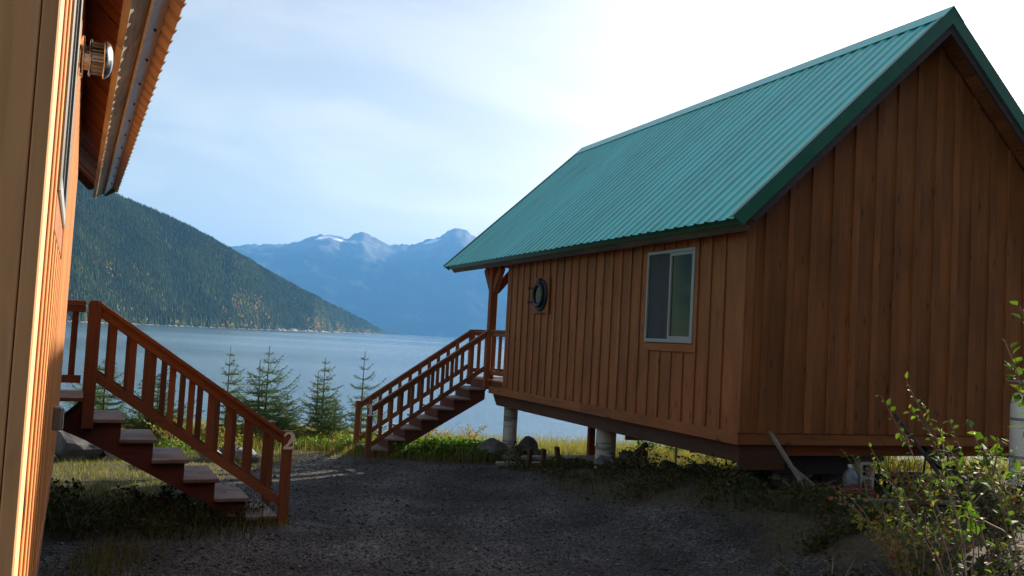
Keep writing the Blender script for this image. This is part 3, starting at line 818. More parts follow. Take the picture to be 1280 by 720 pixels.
        ring(0.165, 0.225, 0.088, 0.135).build('ring', M['iron'], po)
        MB().lathe([(0.175, sg * 0.094), (0.175, sg * 0.100)], 32, 'x', c).build('glass', M['glass'], po)
        MB().lathe([(0.17, sg * 0.048), (0.17, sg * 0.052)], 32, 'x', c).build('inner_lining', M['curtain'], po)
        for t in (150, 210):
            a = math.radians(t)
            yy, zz = c[1] - 0.25 * math.cos(a), c[2] + 0.25 * math.sin(a)
            dg = MB().tube([(sg * 0.09, yy, zz), (sg * 0.15, yy + 0.05, zz)], 0.016, 8)
            ey = yy + 0.075
            dg.tube([(sg * 0.155, ey + 0.032 * math.cos(k * math.pi / 5), zz + 0.032 * math.sin(k * math.pi / 5)) for k in range(11)], 0.009, 6)
            dg.build('dog_bolt', M['iron'], po, smooth=True)
        for k in range(10):
            a = math.radians(18 + 36 * k)
            MB().lathe([(0.012, sg * 0.083), (0.012, sg * 0.094)], 8, 'x', (0, c[1] + 0.26 * math.cos(a), c[2] + 0.26 * math.sin(a))).build('bolt', M['iron'], po)
        hb = MB(); B(hb, -0.12, -0.05, pv_ - 0.05, pv_ + 0.05, pz + 0.22, pz + 0.30); hb.build('hinge', M['iron'], po, bevel=0.01)
    # ---- gable wall facing the camera
    def gpoly(a, b, z0, v0, v1):
        mb = MB(); pts = [(a, z0), (b, z0)]
        tz = lambda u: roof_z(u) - under
        if a < HW < b: pts += [(b, tz(b)), (HW, tz(HW)), (a, tz(a))]
        else: pts += [(b, tz(b)), (a, tz(a))]
        return mb.prism([(s * u, v0, z) for u, z in pts], (0, v1 - v0, 0))
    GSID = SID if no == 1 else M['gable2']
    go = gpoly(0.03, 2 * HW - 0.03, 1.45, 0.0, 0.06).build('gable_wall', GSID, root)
    gs = 0.334; ge = [0.10] + [0.31 + gs * i for i in range(16)] + [2 * HW - 0.02]
    for a, b in zip(ge[:-1], ge[1:]):
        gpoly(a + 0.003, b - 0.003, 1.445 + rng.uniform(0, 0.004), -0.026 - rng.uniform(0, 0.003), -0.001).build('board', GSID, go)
    for e in ge[1:-1]:
        w = rng.uniform(0.085, 0.115); j = rng.uniform(-0.012, 0.012)
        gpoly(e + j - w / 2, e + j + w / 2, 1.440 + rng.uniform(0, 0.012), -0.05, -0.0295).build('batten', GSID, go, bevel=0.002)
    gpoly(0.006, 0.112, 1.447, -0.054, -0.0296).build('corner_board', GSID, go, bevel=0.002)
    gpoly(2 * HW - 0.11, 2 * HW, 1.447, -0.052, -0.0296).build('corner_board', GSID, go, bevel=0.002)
    B(MB(), 0.022, 2.2, -0.024, 0.02, ZB + 0.002, 1.438).build('skirt_board', M['siding_x'], go, bevel=0.003)
    B(MB(), 2.203, 2 * HW, -0.022, 0.02, ZB + 0.005, 1.438).build('skirt_board', M['siding_x'], go, bevel=0.003)
    # ---- plain walls on the sides away from the yard, floor
    bw = B(MB(), 2 * HW - 0.09, 2 * HW, 0.07, LW, 1.31, ztop)
    bw.build('back_wall', SID, root)
    pf = MB(); tz = lambda u: roof_z(u) - under
    pf.prism([(s * 0.115, LW - 0.07, 1.31), (s * (2 * HW - 0.1), LW - 0.07, 1.31), (s * (2 * HW - 0.1), LW - 0.07, tz(2 * HW - 0.1)), (s * HW, LW - 0.07, tz(HW)), (s * 0.115, LW - 0.07, tz(0.115))], (0, 0.06, 0))
    pf.build('porch_wall', SID, root)
    fl = B(MB(), 0.03, 2 * HW - 0.1, 0.07, LW - 0.08, 1.34, 1.44)
    fo = fl.build('floor', M['timber_x'], root)
    for i in range(19):
        B(MB(), 0.12, 2 * HW - 0.12, 0.12 + i * 0.4, 0.16 + i * 0.4, 1.16, 1.338).build('joist', M['timber_x'], fo)
    # ---- beams and piers
    for u in (0.09, 2 * HW - 0.5):
        mb = MB(); prof = [(0.06, 1.08), (0.06, 1.298), (8.25, 1.298), (8.25, 1.25), (8.06, 1.08)]
        mb.prism([(s * u, v, z) for v, z in prof], (s * 0.14, 0, 0)).build('floor_beam', M['beam'], root, bevel=0.004)
    B(MB(), 0.04, 0.72, 0.02, 0.058, 1.0, 1.296).build('beam_end_plate', M['beam'], root, bevel=0.004)
    for (u, v) in ((0.37, 3.95), (0.37, 7.95), (2 * HW - 0.43, 0.35), (2 * HW - 0.43, 3.95), (2 * HW - 0.43, 7.95)):
        r_ = 0.155 if v < 5 else 0.14
        P = (w1 if s > 0 else w2)(u, v); g = gz(P.x, P.y)
        if v > 7 and u < 1: g = min(g, 0.2)
        top = 1.075
        n_ = 28
        MB().lathe([(r_, g - 0.4), (r_ * 1.0, g + 0.2), (r_ * 0.985, (g + top) / 2), (r_, top)], n_, 'z', (s * u, v, 0)).build('pier', M['concrete_pier'], root, smooth=False)
    # ---- roof
    ro = MB()
    nrm = Vector((-SL, 0, 1)).normalized()
    def rp(u, v, off, side=0):
        """point on the roof plane, 'off' metres out of the metal plane; side 1 = far slope"""
        uu, zz = u + nrm.x * off, ZE + (u + OV) * SL + nrm.z * off
        if side: uu = 2 * HW - uu
        return (s * uu, v, zz)
    def slab(mb, u0, u1, v0, v1, o0, o1, side=0):
        a = [rp(u0, v0, o0, side), rp(u1, v0, o0, side), rp(u1, v0, o1, side), rp(u0, v0, o1, side)]
        return mb.prism(a, (0, v1 - v0, 0))
    sh = MB()
    for side in (0, 1):
        slab(sh, -0.02, HW - 0.05, 0.0, VEND - 0.02, -0.10, -0.035, side)
    rf = sh.build('roof', M['soffit'], root)
    npan = 12; pw = (VEND + RK) / npan; rib = pw / 4
    for side in (0, 1):
        for i in range(npan):
            v0 = -RK + i * pw
            prof = []
            for k in range(4):
                c = v0 + rib * (k + 0.5)
                prof += [(c - 0.055, 0.0), (c - 0.018, 0.019), (c + 0.018, 0.019), (c + 0.036, 0.0)]
            prof = [(v0, 0.0)] + prof + [(v0 + pw, 0.0)]
            vv = []
            for (v, o) in prof:
                vv += [rp(-OV - 0.012, v, o + 0.001, side), rp(HW + 0.0 - o * 0.7, v, o + 0.001, side)]
            n0 = len(vv)
            for (v, o) in prof:
                vv += [rp(-OV - 0.012, v, o - 0.006, side), rp(HW - 0.004 - o * 0.7, v, o - 0.006, side)]
            ff = []; q = len(prof)
            for k in range(q - 1):
                ff.append((2 * k, 2 * k + 2, 2 * k + 3, 2 * k + 1)); ff.append((n0 + 2 * k, n0 + 2 * k + 1, n0 + 2 * k + 3, n0 + 2 * k + 2))
                ff.append((2 * k, n0 + 2 * k, n0 + 2 * k + 2, 2 * k + 2))
            pm = MB().add(vv, ff)
            for k in range(4):
                c = v0 + rib * (k + 0.5) + 0.052
                for t in (0.03, 0.25, 0.5, 0.75, 0.95):
                    uq = -OV + (HW + OV) * t + rng.uniform(-0.01, 0.01)
                    q0, q1, q2, q3 = rp(uq, c, 0.001, side), rp(uq + 0.011, c, 0.001, side), rp(uq + 0.0055, c + 0.009, 0.001, side), rp(uq + 0.0055, c + 0.004, 0.010, side)
                    pm.add([q0, q1, q2, q3], [(0, 1, 3), (1, 2, 3), (2, 0, 3)])
            po_ = pm.build('roof_panel', M['roof'], rf)
            nz = len(pm.v)
            for vx in po_.data.vertices:     # sheets never lie dead flat
                vx.co.z += 0.0022 * math.sin(vx.co.y * 7.3 + i * 1.7) + 0.0015 * math.sin(vx.co.y * 19.0 + i)
            if no == 2:
                po_.data.materials.append(M['roof_under'])
                for fc in po_.data.polygons:
                    if fc.index % 3 != 0 and fc.index < 3 * (len(prof) - 1): fc.material_index = 1
    # ridge cap
    rc = MB()
    a = [rp(HW - 0.17, -RK - 0.03, 0.030), rp(HW + 0.02, -RK - 0.03, 0.032), rp(HW - 0.17, -RK - 0.03, 0.030, 1), rp(HW - 0.17, -RK - 0.03, 0.024, 1), rp(HW + 0.013, -RK - 0.03, 0.024), rp(HW - 0.17, -RK - 0.03, 0.024)]
    apex = (s * HW, -RK - 0.03, ZR + 0.052); apex2 = (s * HW, -RK - 0.03, ZR + 0.04)
    rc.prism([a[0], apex, a[2], a[3], apex2, a[5]], (0, VEND + RK + 0.06, 0)).build('ridge_cap', M['roof'], rf)
    for side in (0, 1):
        for (va, vb, vf) in ((-RK - 0.022, -RK + 0.055, -RK - 0.022), (VEND - 0.055, VEND + 0.022, VEND + 0.004)):
            mb = slab(MB(), -OV - 0.005, HW - 0.02, va, vb, 0.0265, 0.031, side)
            # drop leg of the rake trim, mitred at the ridge
            e0, e1 = -OV - 0.005, HW
            pts = [rp(e0, vf, 0.031, side), rp(e1 - 0.03 * SL, vf, 0.031, side), (s * HW, vf, ZR + 0.031 * SLEN), (s * HW, vf, ZR - 0.135 * SLEN), rp(e0 + 0.03, vf, -0.135, side)]
            mb.prism(pts, (0, 0.018, 0))
            mb.build('rake_trim', M['trim'], rf)
            vb2 = vf + 0.022 if vf < 0 else vf - 0.034
            bp = [rp(e0 + 0.07, vb2, -0.03, side), (s * HW, vb2, ZR - 0.03 * SLEN), (s * HW, vb2, ZR - 0.225 * SLEN), rp(e0 + 0.16, vb2, -0.225, side)]
            MB().prism(bp, (0, 0.03, 0)).build('barge_board', M['barge'], rf)
        # eave trim and fascia, both cut square to the slope
        tm = M['trim'] if no == 1 else M['drip']
        eo = slab(MB(), -OV + 0.040, -OV + 0.052, -RK + 0.02, VEND - 0.02, -0.125, -0.008, side).build('eave_trim', tm, rf)
        cut = [-RK + 0.04, 3.4, 6.9, VEND - 0.04]
        for c0, c1 in zip(cut[:-1], cut[1:]):
            slab(MB(), -OV + 0.058, -OV + 0.090, c0 + 0.002, c1 - 0.002, -0.245 - rng.uniform(0, 0.006), -0.012, side).build('fascia', M['weathered_y' if no == 2 else 'fascia_dark'], rf)
        if no == 2 and side == 0:
            for i in range(16):
                v = 0.2 + i * 0.62
                q = rp(-OV + 0.034, v, -0.07); MB().lathe([(0.008, -0.006), (0.008, 0.006)], 8, 'x', q).build('screw', M['iron'], eo)
    # boards under the eaves and under the rake overhang
    so = MB(); slab(so, -0.02, 0.10, 0.0, LW, -0.16, -0.105)
    soo = so.build('soffit', M['soffit'], root)
    v = -RK + 0.09
    while v < VEND - 0.1:
        w = min(rng.uniform(0.17, 0.235), VEND - 0.06 - v)
        slab(MB(), -OV + 0.095, -0.022, v + 0.003, v + w - 0.003, -0.135 - rng.uniform(0, .009), -0.105).build('soffit_board', M['soffit'], soo)
        v += w
    for side in (0, 1):
        u = 0.0
        while u < HW - 0.1:
            w = rng.uniform(0.12, 0.16)
            slab(MB(), u, min(u + w - 0.004, HW - 0.12), -RK + 0.035, -0.056, -0.135 - rng.uniform(0, .004), -0.105, side).build('soffit_board', M['soffit_y'], soo)
            u += w
    # porch ceiling: rafters
    for i in range(4):
        v = LW + 0.35 + i * 0.72
        for side in (0, 1):
            slab(MB(), 0.0, HW - 0.12, v, v + 0.045, -0.26, -0.138, side).build('rafter', M['soffit'], soo)
    # ---- porch
    dk = B(MB(), 0.06, 2 * HW - 0.06, LW + 0.02, 9.55, 1.36, 1.535).build('porch_deck', M['stain_x'], root)
    v = LW + 0.04
    while v < 9.5:
        B(MB(), (-0.03 if no == 1 else -0.28) if v > 8.38 else -0.0, 2 * HW, v, v + 0.134, 1.538, DECK).build('deck_board', M['tread_x'], dk, bevel=0.004)
        v += 0.14
    for (u, v) in ((0.075, 8.52), (2 * HW - 0.075, 8.52), (2 * HW - 0.075, 9.45), (HW, 9.45)):
        top = roof_z(u) - 0.54
        pp = B(MB(), u - 0.075, u + 0.075, v - 0.075, v + 0.075, DECK, top).build('porch_post', M['timber_z'], root, bevel=0.006)
        if u < 1:
            k = 0.42
            for du, dv in ((1, 0), (0, 1), (0, -1)):
                MB().beam((s * (u + du * 0.05), v + dv * 0.05, top - k - 0.08), (s * (u + du * (k + 0.02)), v + dv * (k + 0.02), top - 0.03), 0.09, 0.15).build('knee_brace', M['timber_z'], pp, bevel=0.004)
    B(MB(), 0.01, 0.14, LW + 0.04, 9.0, roof_z(0.07) - 0.54, roof_z(0.07) - 0.36).build('eave_beam', M['timber_y'], root, bevel=0.004)
    B(MB(), 0.15, 2 * HW - 0.15, 8.455, 8.585, roof_z(0.07) - 0.54, roof_z(0.07) - 0.38).build('cross_beam', M['timber_x'], root, bevel=0.004)
    # railings
    def rail(p0, p1, matl, zlo=DECK + 0.13, bal=0.125, first=0.1):
        p0, p1 = Vector(p0), Vector(p1); L = (p1 - p0).length; d = (p1 - p0).normalized()
        ro_ = MB().beam(p0 + Vector((0, 0, RAIL - 0.02)), p1 + Vector((0, 0, RAIL - 0.02)), 0.10, 0.04).build('railing', matl, root, bevel=0.004)
        MB().beam(p0 + Vector((0, 0, RAIL - 0.085)), p1 + Vector((0, 0, RAIL - 0.085)), 0.038, 0.085).build('top_rail', matl, ro_)
        MB().beam(p0 + Vector((0, 0, zlo)), p1 + Vector((0, 0, zlo)), 0.038, 0.085).build('bottom_rail', matl, ro_)
        t = first
        while t < L - 0.05:
            c = p0 + d * t + Vector((0.0, 0, 0))
            side = d.cross(Vector((0, 0, 1)))
            MB().beam(c + side * 0.038 + Vector((0, 0, zlo - 0.04)), c + side * 0.038 + Vector((0, 0, RAIL - 0.045)), 0.038, 0.066, d).build('baluster', M['stain_z'], ro_)
            t += bal
    rail((s * 0.06, LW + 0.05, 0), (s * 0.06, 8.44, 0), M['stain_y'], bal=0.3, first=0.52)
    rail((s * (0.06 if no == 1 else -0.2), 9.45, 0), (s * (HW - 0.08), 9.45, 0), M['stain_x'], bal=0.16)
    # ---- things on the wall of the near cabin
    if no == 2:
        vv_, zz_ = 2.62, 3.535
        vt = MB().lathe([(0.05, s * 0.03), (0.05, -s * 0.045)], 20, 'x', (0, vv_, zz_)).build('wall_vent', M['steel'], root, smooth=False)
        MB().lathe([(0.085, -s * 0.028), (0.092, -s * 0.036), (0.092, -s * 0.040)], 28, 'x', (0, vv_, zz_)).build('wall_plate', M['steel'], vt)
        MB().lathe([(0.072, -s * 0.062), (0.082, -s * 0.064), (0.082, -s * 0.069), (0.072, -s * 0.071)], 28, 'x', (0, vv_, zz_)).build('inner_disc', M['steel'], vt)
        MB().lathe([(0.082, -s * 0.120), (0.084, -s * 0.124), (0.082, -s * 0.130), (0.068, -s * 0.146), (0.040, -s * 0.156), (0.01, -s * 0.159)], 28, 'x', (0, vv_, zz_)).build('domed_cap', M['steel'], vt, smooth=True)
        for k in range(22):
            a = 2 * math.pi * k / 22
            MB().box(-s * 0.071, -s * 0.121, vv_ + 0.068 * math.cos(a) - 0.003, vv_ + 0.068 * math.cos(a) + 0.003, zz_ + 0.068 * math.sin(a) - 0.003, zz_ + 0.068 * math.sin(a) + 0.003).build('grille_bar', M['steel'], vt)
        MB().lathe([(0.055, -s * 0.04), (0.055, -s * 0.125)], 20, 'x', (0, vv_, zz_)).build('inner_pipe', M['steel'], vt)
        eb = B(MB(), -0.065, -0.023, 3.46, 3.54, 1.81, 1.93).build('outlet_box', M['greypipe'], root, bevel=0.006)
        B(MB(), -0.075, -0.066, 3.465, 3.535, 1.815, 1.925).build('cover_lid', M['drip'], eb, bevel=0.003)
    return root

M['tread_x'] = wood('worn_deck', (0.25, 0.12, 0.085), 'x', grey=0.75, knots=False, vary=0.2)
def piermat():
    m, nt, p, out = new_mat('pier_cardboard_concrete')
    tc = N(nt, 'ShaderNodeTexCoord')
    n = N(nt, 'ShaderNodeTexNoise', Scale=4.0, Detail=7.0); nt.links.new(tc.outputs['Object'], n.inputs['Vector'])
    c = ramp(nt, n.outputs['Fac'], [(0.3, (0.30, 0.29, 0.26)), (0.7, (0.52, 0.50, 0.46))])
    mp = N(nt, 'ShaderNodeMapping'); mp.inputs['Scale'].default_value = (1.6, 1.6, 13); mp.inputs['Rotation'].default_value = (0.12, 0.1, 0)
    nt.links.new(tc.outputs['Object'], mp.inputs['Vector'])
    n2 = N(nt, 'ShaderNodeTexNoise', Scale=1.0, Detail=2.0); nt.links.new(mp.outputs[0], n2.inputs['Vector'])
    f = ramp(nt, n2.outputs['Fac'], [(0.58, (0, 0, 0)), (0.62, (0.75,) * 3)])
    c = mixc(nt, c, (0.10, 0.11, 0.13), f)
    nt.links.new(c, p.inputs['Base Color']); p.inputs['Roughness'].default_value = 0.8
    return m
M['concrete_pier'] = piermat()

make_cabin(1, C1, YAW1, 1, 'board-and-batten cabin with green metal roof, porthole and sliding window')
make_cabin(2, C2, YAW2, -1, 'sunlit wooden cabin wall and eave filling the left edge, steel vent on it')

# ------------------------------------------------------------------ staircases
def glyph(ch):
    """outline strokes of a house number, as (x, y, half width) along the pen"""
    if ch == '1':
        return [[(0, -0.06, .018), (0, 0.065, .018)], [(-0.034, -0.060, .009), (0.034, -0.060, .009)], [(-0.032, 0.036, .008), (0.004, 0.062, .010)]]
    pts = []
    for k in range(13):
        t = math.radians(170 - k * 19)
        pts.append((0.034 * math.cos(t), 0.030 + 0.034 * math.sin(t), 0.008 + 0.007 * (k > 5)))
    pts += [(0.004, -0.025, .010), (-0.034, -0.058, .007)]
    return [pts, [(-0.038, -0.057, .010), (0.030, -0.057, .010), (0.042, -0.040, .005)]]

def make_stair(no, loc, yaw, s, nt_, run, rise, low, label, off=0.0):
    root = empty('wooden_staircase', loc, yaw, label, 'staircase', 'porch staircases')
    v0, v1 = 8.47, 9.38
    B = lambda mb, u0, u1, a, b, z0, z1: mb.box(s * (u0 - off), s * (u1 - off), a, b, z0, z1)
    zt = lambda k: DECK - rise * k
    wf = (lambda u, v: w1(u - off, v)) if s > 0 else (lambda u, v: w2(u - off, v))
    ub = -run * nt_ - 0.09
    P = wf(ub, v0); gnd = gz(P.x, P.y)
    # stringers, sawtooth on top
    for vv in (v0 + 0.015, v1 - 0.055):
        pts = [(0.0, DECK - 0.045)]
        for k in range(1, nt_ + 1):
            pts += [(-run * (k - 1) - 0.01, zt(k) - 0.042), (-run * k - 0.01, zt(k) - 0.042)]
        pts += [(-run * nt_ - 0.01, gnd - 0.05), (-run * nt_ + 0.22, gnd - 0.05)]
        pts += [(0.0, DECK - 0.42)] + ([(off, DECK - 0.30)] if off else [])
        MB().prism([(s * (u - off), vv, z) for u, z in pts], (0, 0.04, 0)).build('stringer', M['stringer'], root)
    for k in range(1, nt_ + 1):
        rr = random.Random(no * 50 + k); ov = rr.uniform(0.035, 0.06)
        B(MB(), -run * k - 0.045, -run * (k - 1) + 0.0, v0 - ov, v1 + 0.03, zt(k) - 0.040, zt(k)).build('tread', M['tread'], root, bevel=0.006)
        if no == 1:
            B(MB(), -run * (k - 1) - 0.012, -run * (k - 1) - 0.0, v0 + 0.056, v1 - 0.056, zt(k) + 0.002, zt(k - 1) - 0.043).build('riser', M['stringer'], root)
    # newels
    slope = rise / run
    toprail = lambda u: DECK + u * slope + (low + 0.71)         # along the stair, u negative going down
    lowrail = lambda u: DECK + u * slope + low
    for side, vv in ((0, v0 - 0.045), (1, v1 + 0.045)):
        Pn = wf(ub, vv); g = gz(Pn.x, Pn.y)
        ztop = toprail(ub) + 0.07
        nb = B(MB(), ub - 0.052, ub + 0.052, vv - 0.045, vv + 0.045, g - 0.1, ztop).build('newel_post', M['stain_z'], root, bevel=0.005)
        if side == 0:
            mb = MB()
            uu, zz = ub - 0.002, ztop - 0.105
            dp = 0.0
            for st in glyph(str(no)):
                for (xa, ya, wa), (xb, yb, wb) in zip(st[:-1], st[1:]):
                    d = Vector((xb - xa, yb - ya, 0)); d.normalize(); nn = Vector((-d.y, d.x, 0))
                    q = [(xa + nn.x * wa, ya + nn.y * wa), (xb + nn.x * wb, yb + nn.y * wb), (xb - nn.x * wb, yb - nn.y * wb), (xa - nn.x * wa, ya - nn.y * wa)]
                    kk = 1.5 if no == 1 else 1.35
                    mb.prism([(s * (uu - off) + x * kk, vv - 0.0455, zz + y * kk) for x, y in q], (0, -0.008 - dp, 0)); dp += 0.0004
            mb.build('house_number', M['number'], nb)
        tn = B(MB(), -0.065, 0.045, vv - 0.045, vv + 0.045, DECK - (0.30 if no == 2 else 0.18), RAIL - 0.005).build('newel_post', M['stain_z'], root, bevel=0.005)
        a = (s * (ub - off), vv, toprail(ub) + 0.0); b = (s * (-0.02 - off), vv, RAIL - 0.02)
        slope_r = (b[2] - a[2]) / (-0.02 - ub)
        tr = lambda u: a[2] + (u - ub) * slope_r
        a2 = (s * (ub + 0.05 - off), vv, tr(ub + 0.05))
        rl = MB().beam(a2, b, 0.10, 0.04).build('railing', M['stain_x'], root, bevel=0.004)
        dz = Vector((0, 0, -0.065))
        MB().beam(Vector(a2) + dz, Vector(b) + dz, 0.038, 0.08).build('top_rail', M['stain_x'], rl)
        la = (s * (ub + 0.045 - off), vv, tr(ub + 0.045) - 0.73); lb = (s * (-0.066 - off), vv, tr(-0.066) - 0.73)
        MB().beam(la, lb, 0.038, 0.085).build('bottom_rail', M['stain_x'], rl)
        t = ub + 0.23
        rr = random.Random(no * 9 + side)
        while t < -0.14:
            c = t + rr.uniform(-0.008, 0.008)
            B(MB(), c - 0.032, c + 0.032, vv + (0.02 if side == 0 else -0.058), vv + (0.058 if side == 0 else -0.02), tr(c) - 0.765, tr(c) - 0.03).build('baluster', M['stain_z'], rl)
            t += 0.2
    return root
make_stair(1, C1, YAW1, 1, 7, 0.325, 0.205, 0.13, 'steep red stained porch staircase numbered 1, below the green roof')
make_stair(2, C2, YAW2, -1, 6, 0.322, 0.205, 0.20, 'red stained porch staircase numbered 2 beside the left cabin', 0.27)

# ------------------------------------------------------------------ rocks
def rock(label, pos, size, seed, mat='rock', group=None, sink=0.25, rz=None, name='boulder'):
    rg = np.random.RandomState(seed)
    bm = bmesh.new()
    bmesh.ops.create_icosphere(bm, subdivisions=3, radius=1.0)
    off = rg.uniform(0, 50, 3)
    planes = [(Vector(rg.normal(size=3)).normalized(), rg.uniform(0.5, 0.8)) for _ in range(12)]
    for v in bm.verts:
        c = v.co.copy()
        for n_, d_ in planes:            # flat broken faces
            k = c.dot(n_) - d_
            if k > 0: c -= n_ * k * 0.9
        k = float(fbm(np.array([c.x * 2.2 + off[0] + c.z]), np.array([c.y * 2.2 + off[1] - c.z]), 4)[0]) - 0.5
        v.co = c * (1 + 0.5 * k)
    rz = rg.uniform(0, 6.28) if rz is None else rz
    for v in bm.verts:
        v.co = Vector((v.co.x * size[0], v.co.y * size[1], v.co.z * size[2]))
    me = bpy.data.meshes.new(name); bm.to_mesh(me); bm.free()
    me.materials.append(M[mat])
    o = bpy.data.objects.new(name, me); COL.objects.link(o)
    g = gz(pos[0], pos[1]) if len(pos) == 2 else pos[2]
    o.location = (pos[0], pos[1], g + size[2] * (1 - 2 * sink)); o.rotation_euler = (0, 0, rz)
    return tag(o, label, 'rock', group)
rock('largest dark boulder behind the staircase numbered 2', (-6.95, 15.3), (0.55, 0.45, 0.40), 1, rz=0.2)
rock('pale stone between the dark boulder and left cabin wall', (-7.35, 14.7), (0.20, 0.2, 0.2), 2, 'rock_light')
rock('grey boulder leaning right of the largest dark boulder', (-6.25, 15.2), (0.30, 0.28, 0.25), 3, 'rock_light')
rock('low flat grey boulder in grass under the left stair', (-5.35, 14.6), (0.42, 0.3, 0.17), 4)
rock('pale jagged rock seen between left stair treads, leftmost', (-5.0, 15.9), (0.28, 0.24, 0.2), 5, 'rock_light')
rock('pale jagged rock seen between left stair treads, rightmost', (-4.45, 16.1), (0.32, 0.26, 0.17), 6, 'rock_light')
rock('brown flat rock behind the second highest left stair tread', (-4.75, 16.6), (0.3, 0.25, 0.22), 7, 'rock')
pA = w1(0.37, 7.95)
for i, (dx, dy, sx, sz, lb) in enumerate(((-0.35, -0.25, 0.36, 0.26, 'dark rock heaped left of the far pier base'), (0.30, -0.25, 0.30, 0.30, 'tall pointed rock heaped right of the far pier base'),
        (0.62, -0.35, 0.24, 0.18, 'low brown rock at the right end of the far pier heap'), (-0.75, -0.3, 0.28, 0.15, 'low rock at the left end of the far pier heap'), (0.0, -0.5, 0.3, 0.17, 'rock in front of the far pier, overgrown with weeds'))):
    rock(lb, (pA.x + dx, pA.y + dy), (sx, sx * 0.8, sz), 20 + i, 'rock', sink=0.15)
pB = w1(0.37, 3.95)
rock('black boulder right of the banded pier in the middle', (pB.x + 0.42, pB.y - 0.1), (0.26, 0.24, 0.2), 31)
rock('dark boulder under the banded pier in the middle', (pB.x - 0.02, pB.y - 0.42), (0.27, 0.2, 0.15), 32)
rock('small dark stone on the bank below the window', (pB.x + 0.9, pB.y - 0.9), (0.2, 0.16, 0.12), 33)
rock('broad slab of rock on the bank below the window', (pB.x + 1.2, pB.y - 1.7), (0.33, 0.24, 0.11), 34)

# ------------------------------------------------------------------ things lying under and beside the cabin
def at1(u, v, dz=0.0):
    P = w1(u, v); return Vector((P.x, P.y, gz(P.x, P.y) + dz))
def bar(name, a, b, w, h, mat, label, cat, group=None, bevel=0.004):
    a, b = Vector(a), Vector(b); mid = (a + b) / 2
    mb = MB().beam(a - mid, b - mid, w, h)
    o = mb.build(name, mat, bevel=bevel); o.location = mid
    return tag(o, label, cat, group)
# leaning sticks
bar('leaning_pole', at1(0.62, -0.62, -0.02), w1(0.40, -0.075, 1.47), 0.055, 0.035, M['weathered'], 'grey weathered stick leaning on the near cabin corner', 'pole')
bar('leaning_board', at1(1.02, -0.42, -0.02), at1(0.74, -0.02, 0.33), 0.09, 0.03, M['weathered'], 'short grey board leaning beside the tall stick', 'board')
bar('plank', at1(0.66, -0.78, 0.03), at1(2.6, -1.0, 0.04), 0.14, 0.035, M['weathered'], 'long grey plank lying flat in front of the gable wall', 'plank')
bar('timber', at1(0.9, 0.45, 0.30), at1(2.2, 0.55, 0.28), 0.16, 0.22, M['barge'], 'thick dark timber lying under the gable end', 'timber')
bar('sawn_block', at1(1.0, 0.47, 0.09), at1(1.3, 0.47, 0.09), 0.3, 0.18, M['barge'], 'dark block propping the left end of the thick timber', 'block')
bar('sawn_block', at1(1.85, 0.53, 0.09), at1(2.1, 0.53, 0.09), 0.3, 0.16, M['barge'], 'dark block propping the right end of the thick timber', 'block')
def cinder(u, v, label, rz=0.2, n=1, dz=0.0):
    mb = MB()
    mb.box(-0.2, 0.2, -0.1, -0.07, 0, 0.19); mb.box(-0.2, 0.2, 0.07, 0.1, 0, 0.19)
    for x0 in (-0.2, -0.0155, 0.169): mb.box(x0, x0 + 0.031, -0.0698, 0.0698, 0, 0.19)
    o = mb.build('concrete_block', M['concrete']); o.location = at1(u, v, -0.02 + dz); o.rotation_euler = (0, 0, rz + YAW1)
    return tag(o, label, 'concrete block')
cb = cinder(2.06, 0.08, 'upright grey concrete block right of the plastic jug')
cb.rotation_euler = (0, math.radians(90), YAW1 + 1.4); cb.location.z += 0.2; cb.scale = (1, 1, 0.8)
cinder(3.1, -1.35, 'concrete block under the white gas cylinder', 0.1)
cinder(2.72, -1.25, 'concrete block left of the white gas cylinder', 0.3)
# plastic jug
def jug():
    P = at1(1.76, 0.05, -0.0)
    t = empty('plastic_jug', P, YAW1, 'pale bluish plastic jug standing under the gable wall', 'jug')
    mb = MB(); prof = [(0.085, 0), (0.092, 0.02), (0.092, 0.2), (0.075, 0.25), (0.035, 0.30), (0.032, 0.32)]
    mb.lathe(prof, 20).build('body', M['bag'], t, smooth=True)
    MB().lathe([(0.036, 0.321), (0.036, 0.35), (0.03, 0.355)], 16).build('cap', M['white'], t)
    MB().tube([(0.05, 0, 0.285), (0.10, 0, 0.28), (0.115, 0, 0.24), (0.095, 0, 0.17)], 0.012, 8).build('handle', M['bag'], t, smooth=True)
jug()
# coiled hose
def hose():
    P = at1(1.45, -0.32, 0.0); pts = []
    for k in range(85):
        a = k * 0.24; r = 0.22 + 0.03 * math.sin(k * 0.31) + 0.01 * math.sin(k * 1.7)
        pts.append((r * 1.15 * math.cos(a), r * math.sin(a), 0.02 + 0.0011 * k + 0.01 * math.sin(k * 0.9)))
    o = MB().tube(pts, 0.011, 6).build('garden_hose', M['orange'], smooth=True); o.location = P
    tag(o, 'coil of orange red hose on the ground behind the plank', 'hose')
hose()
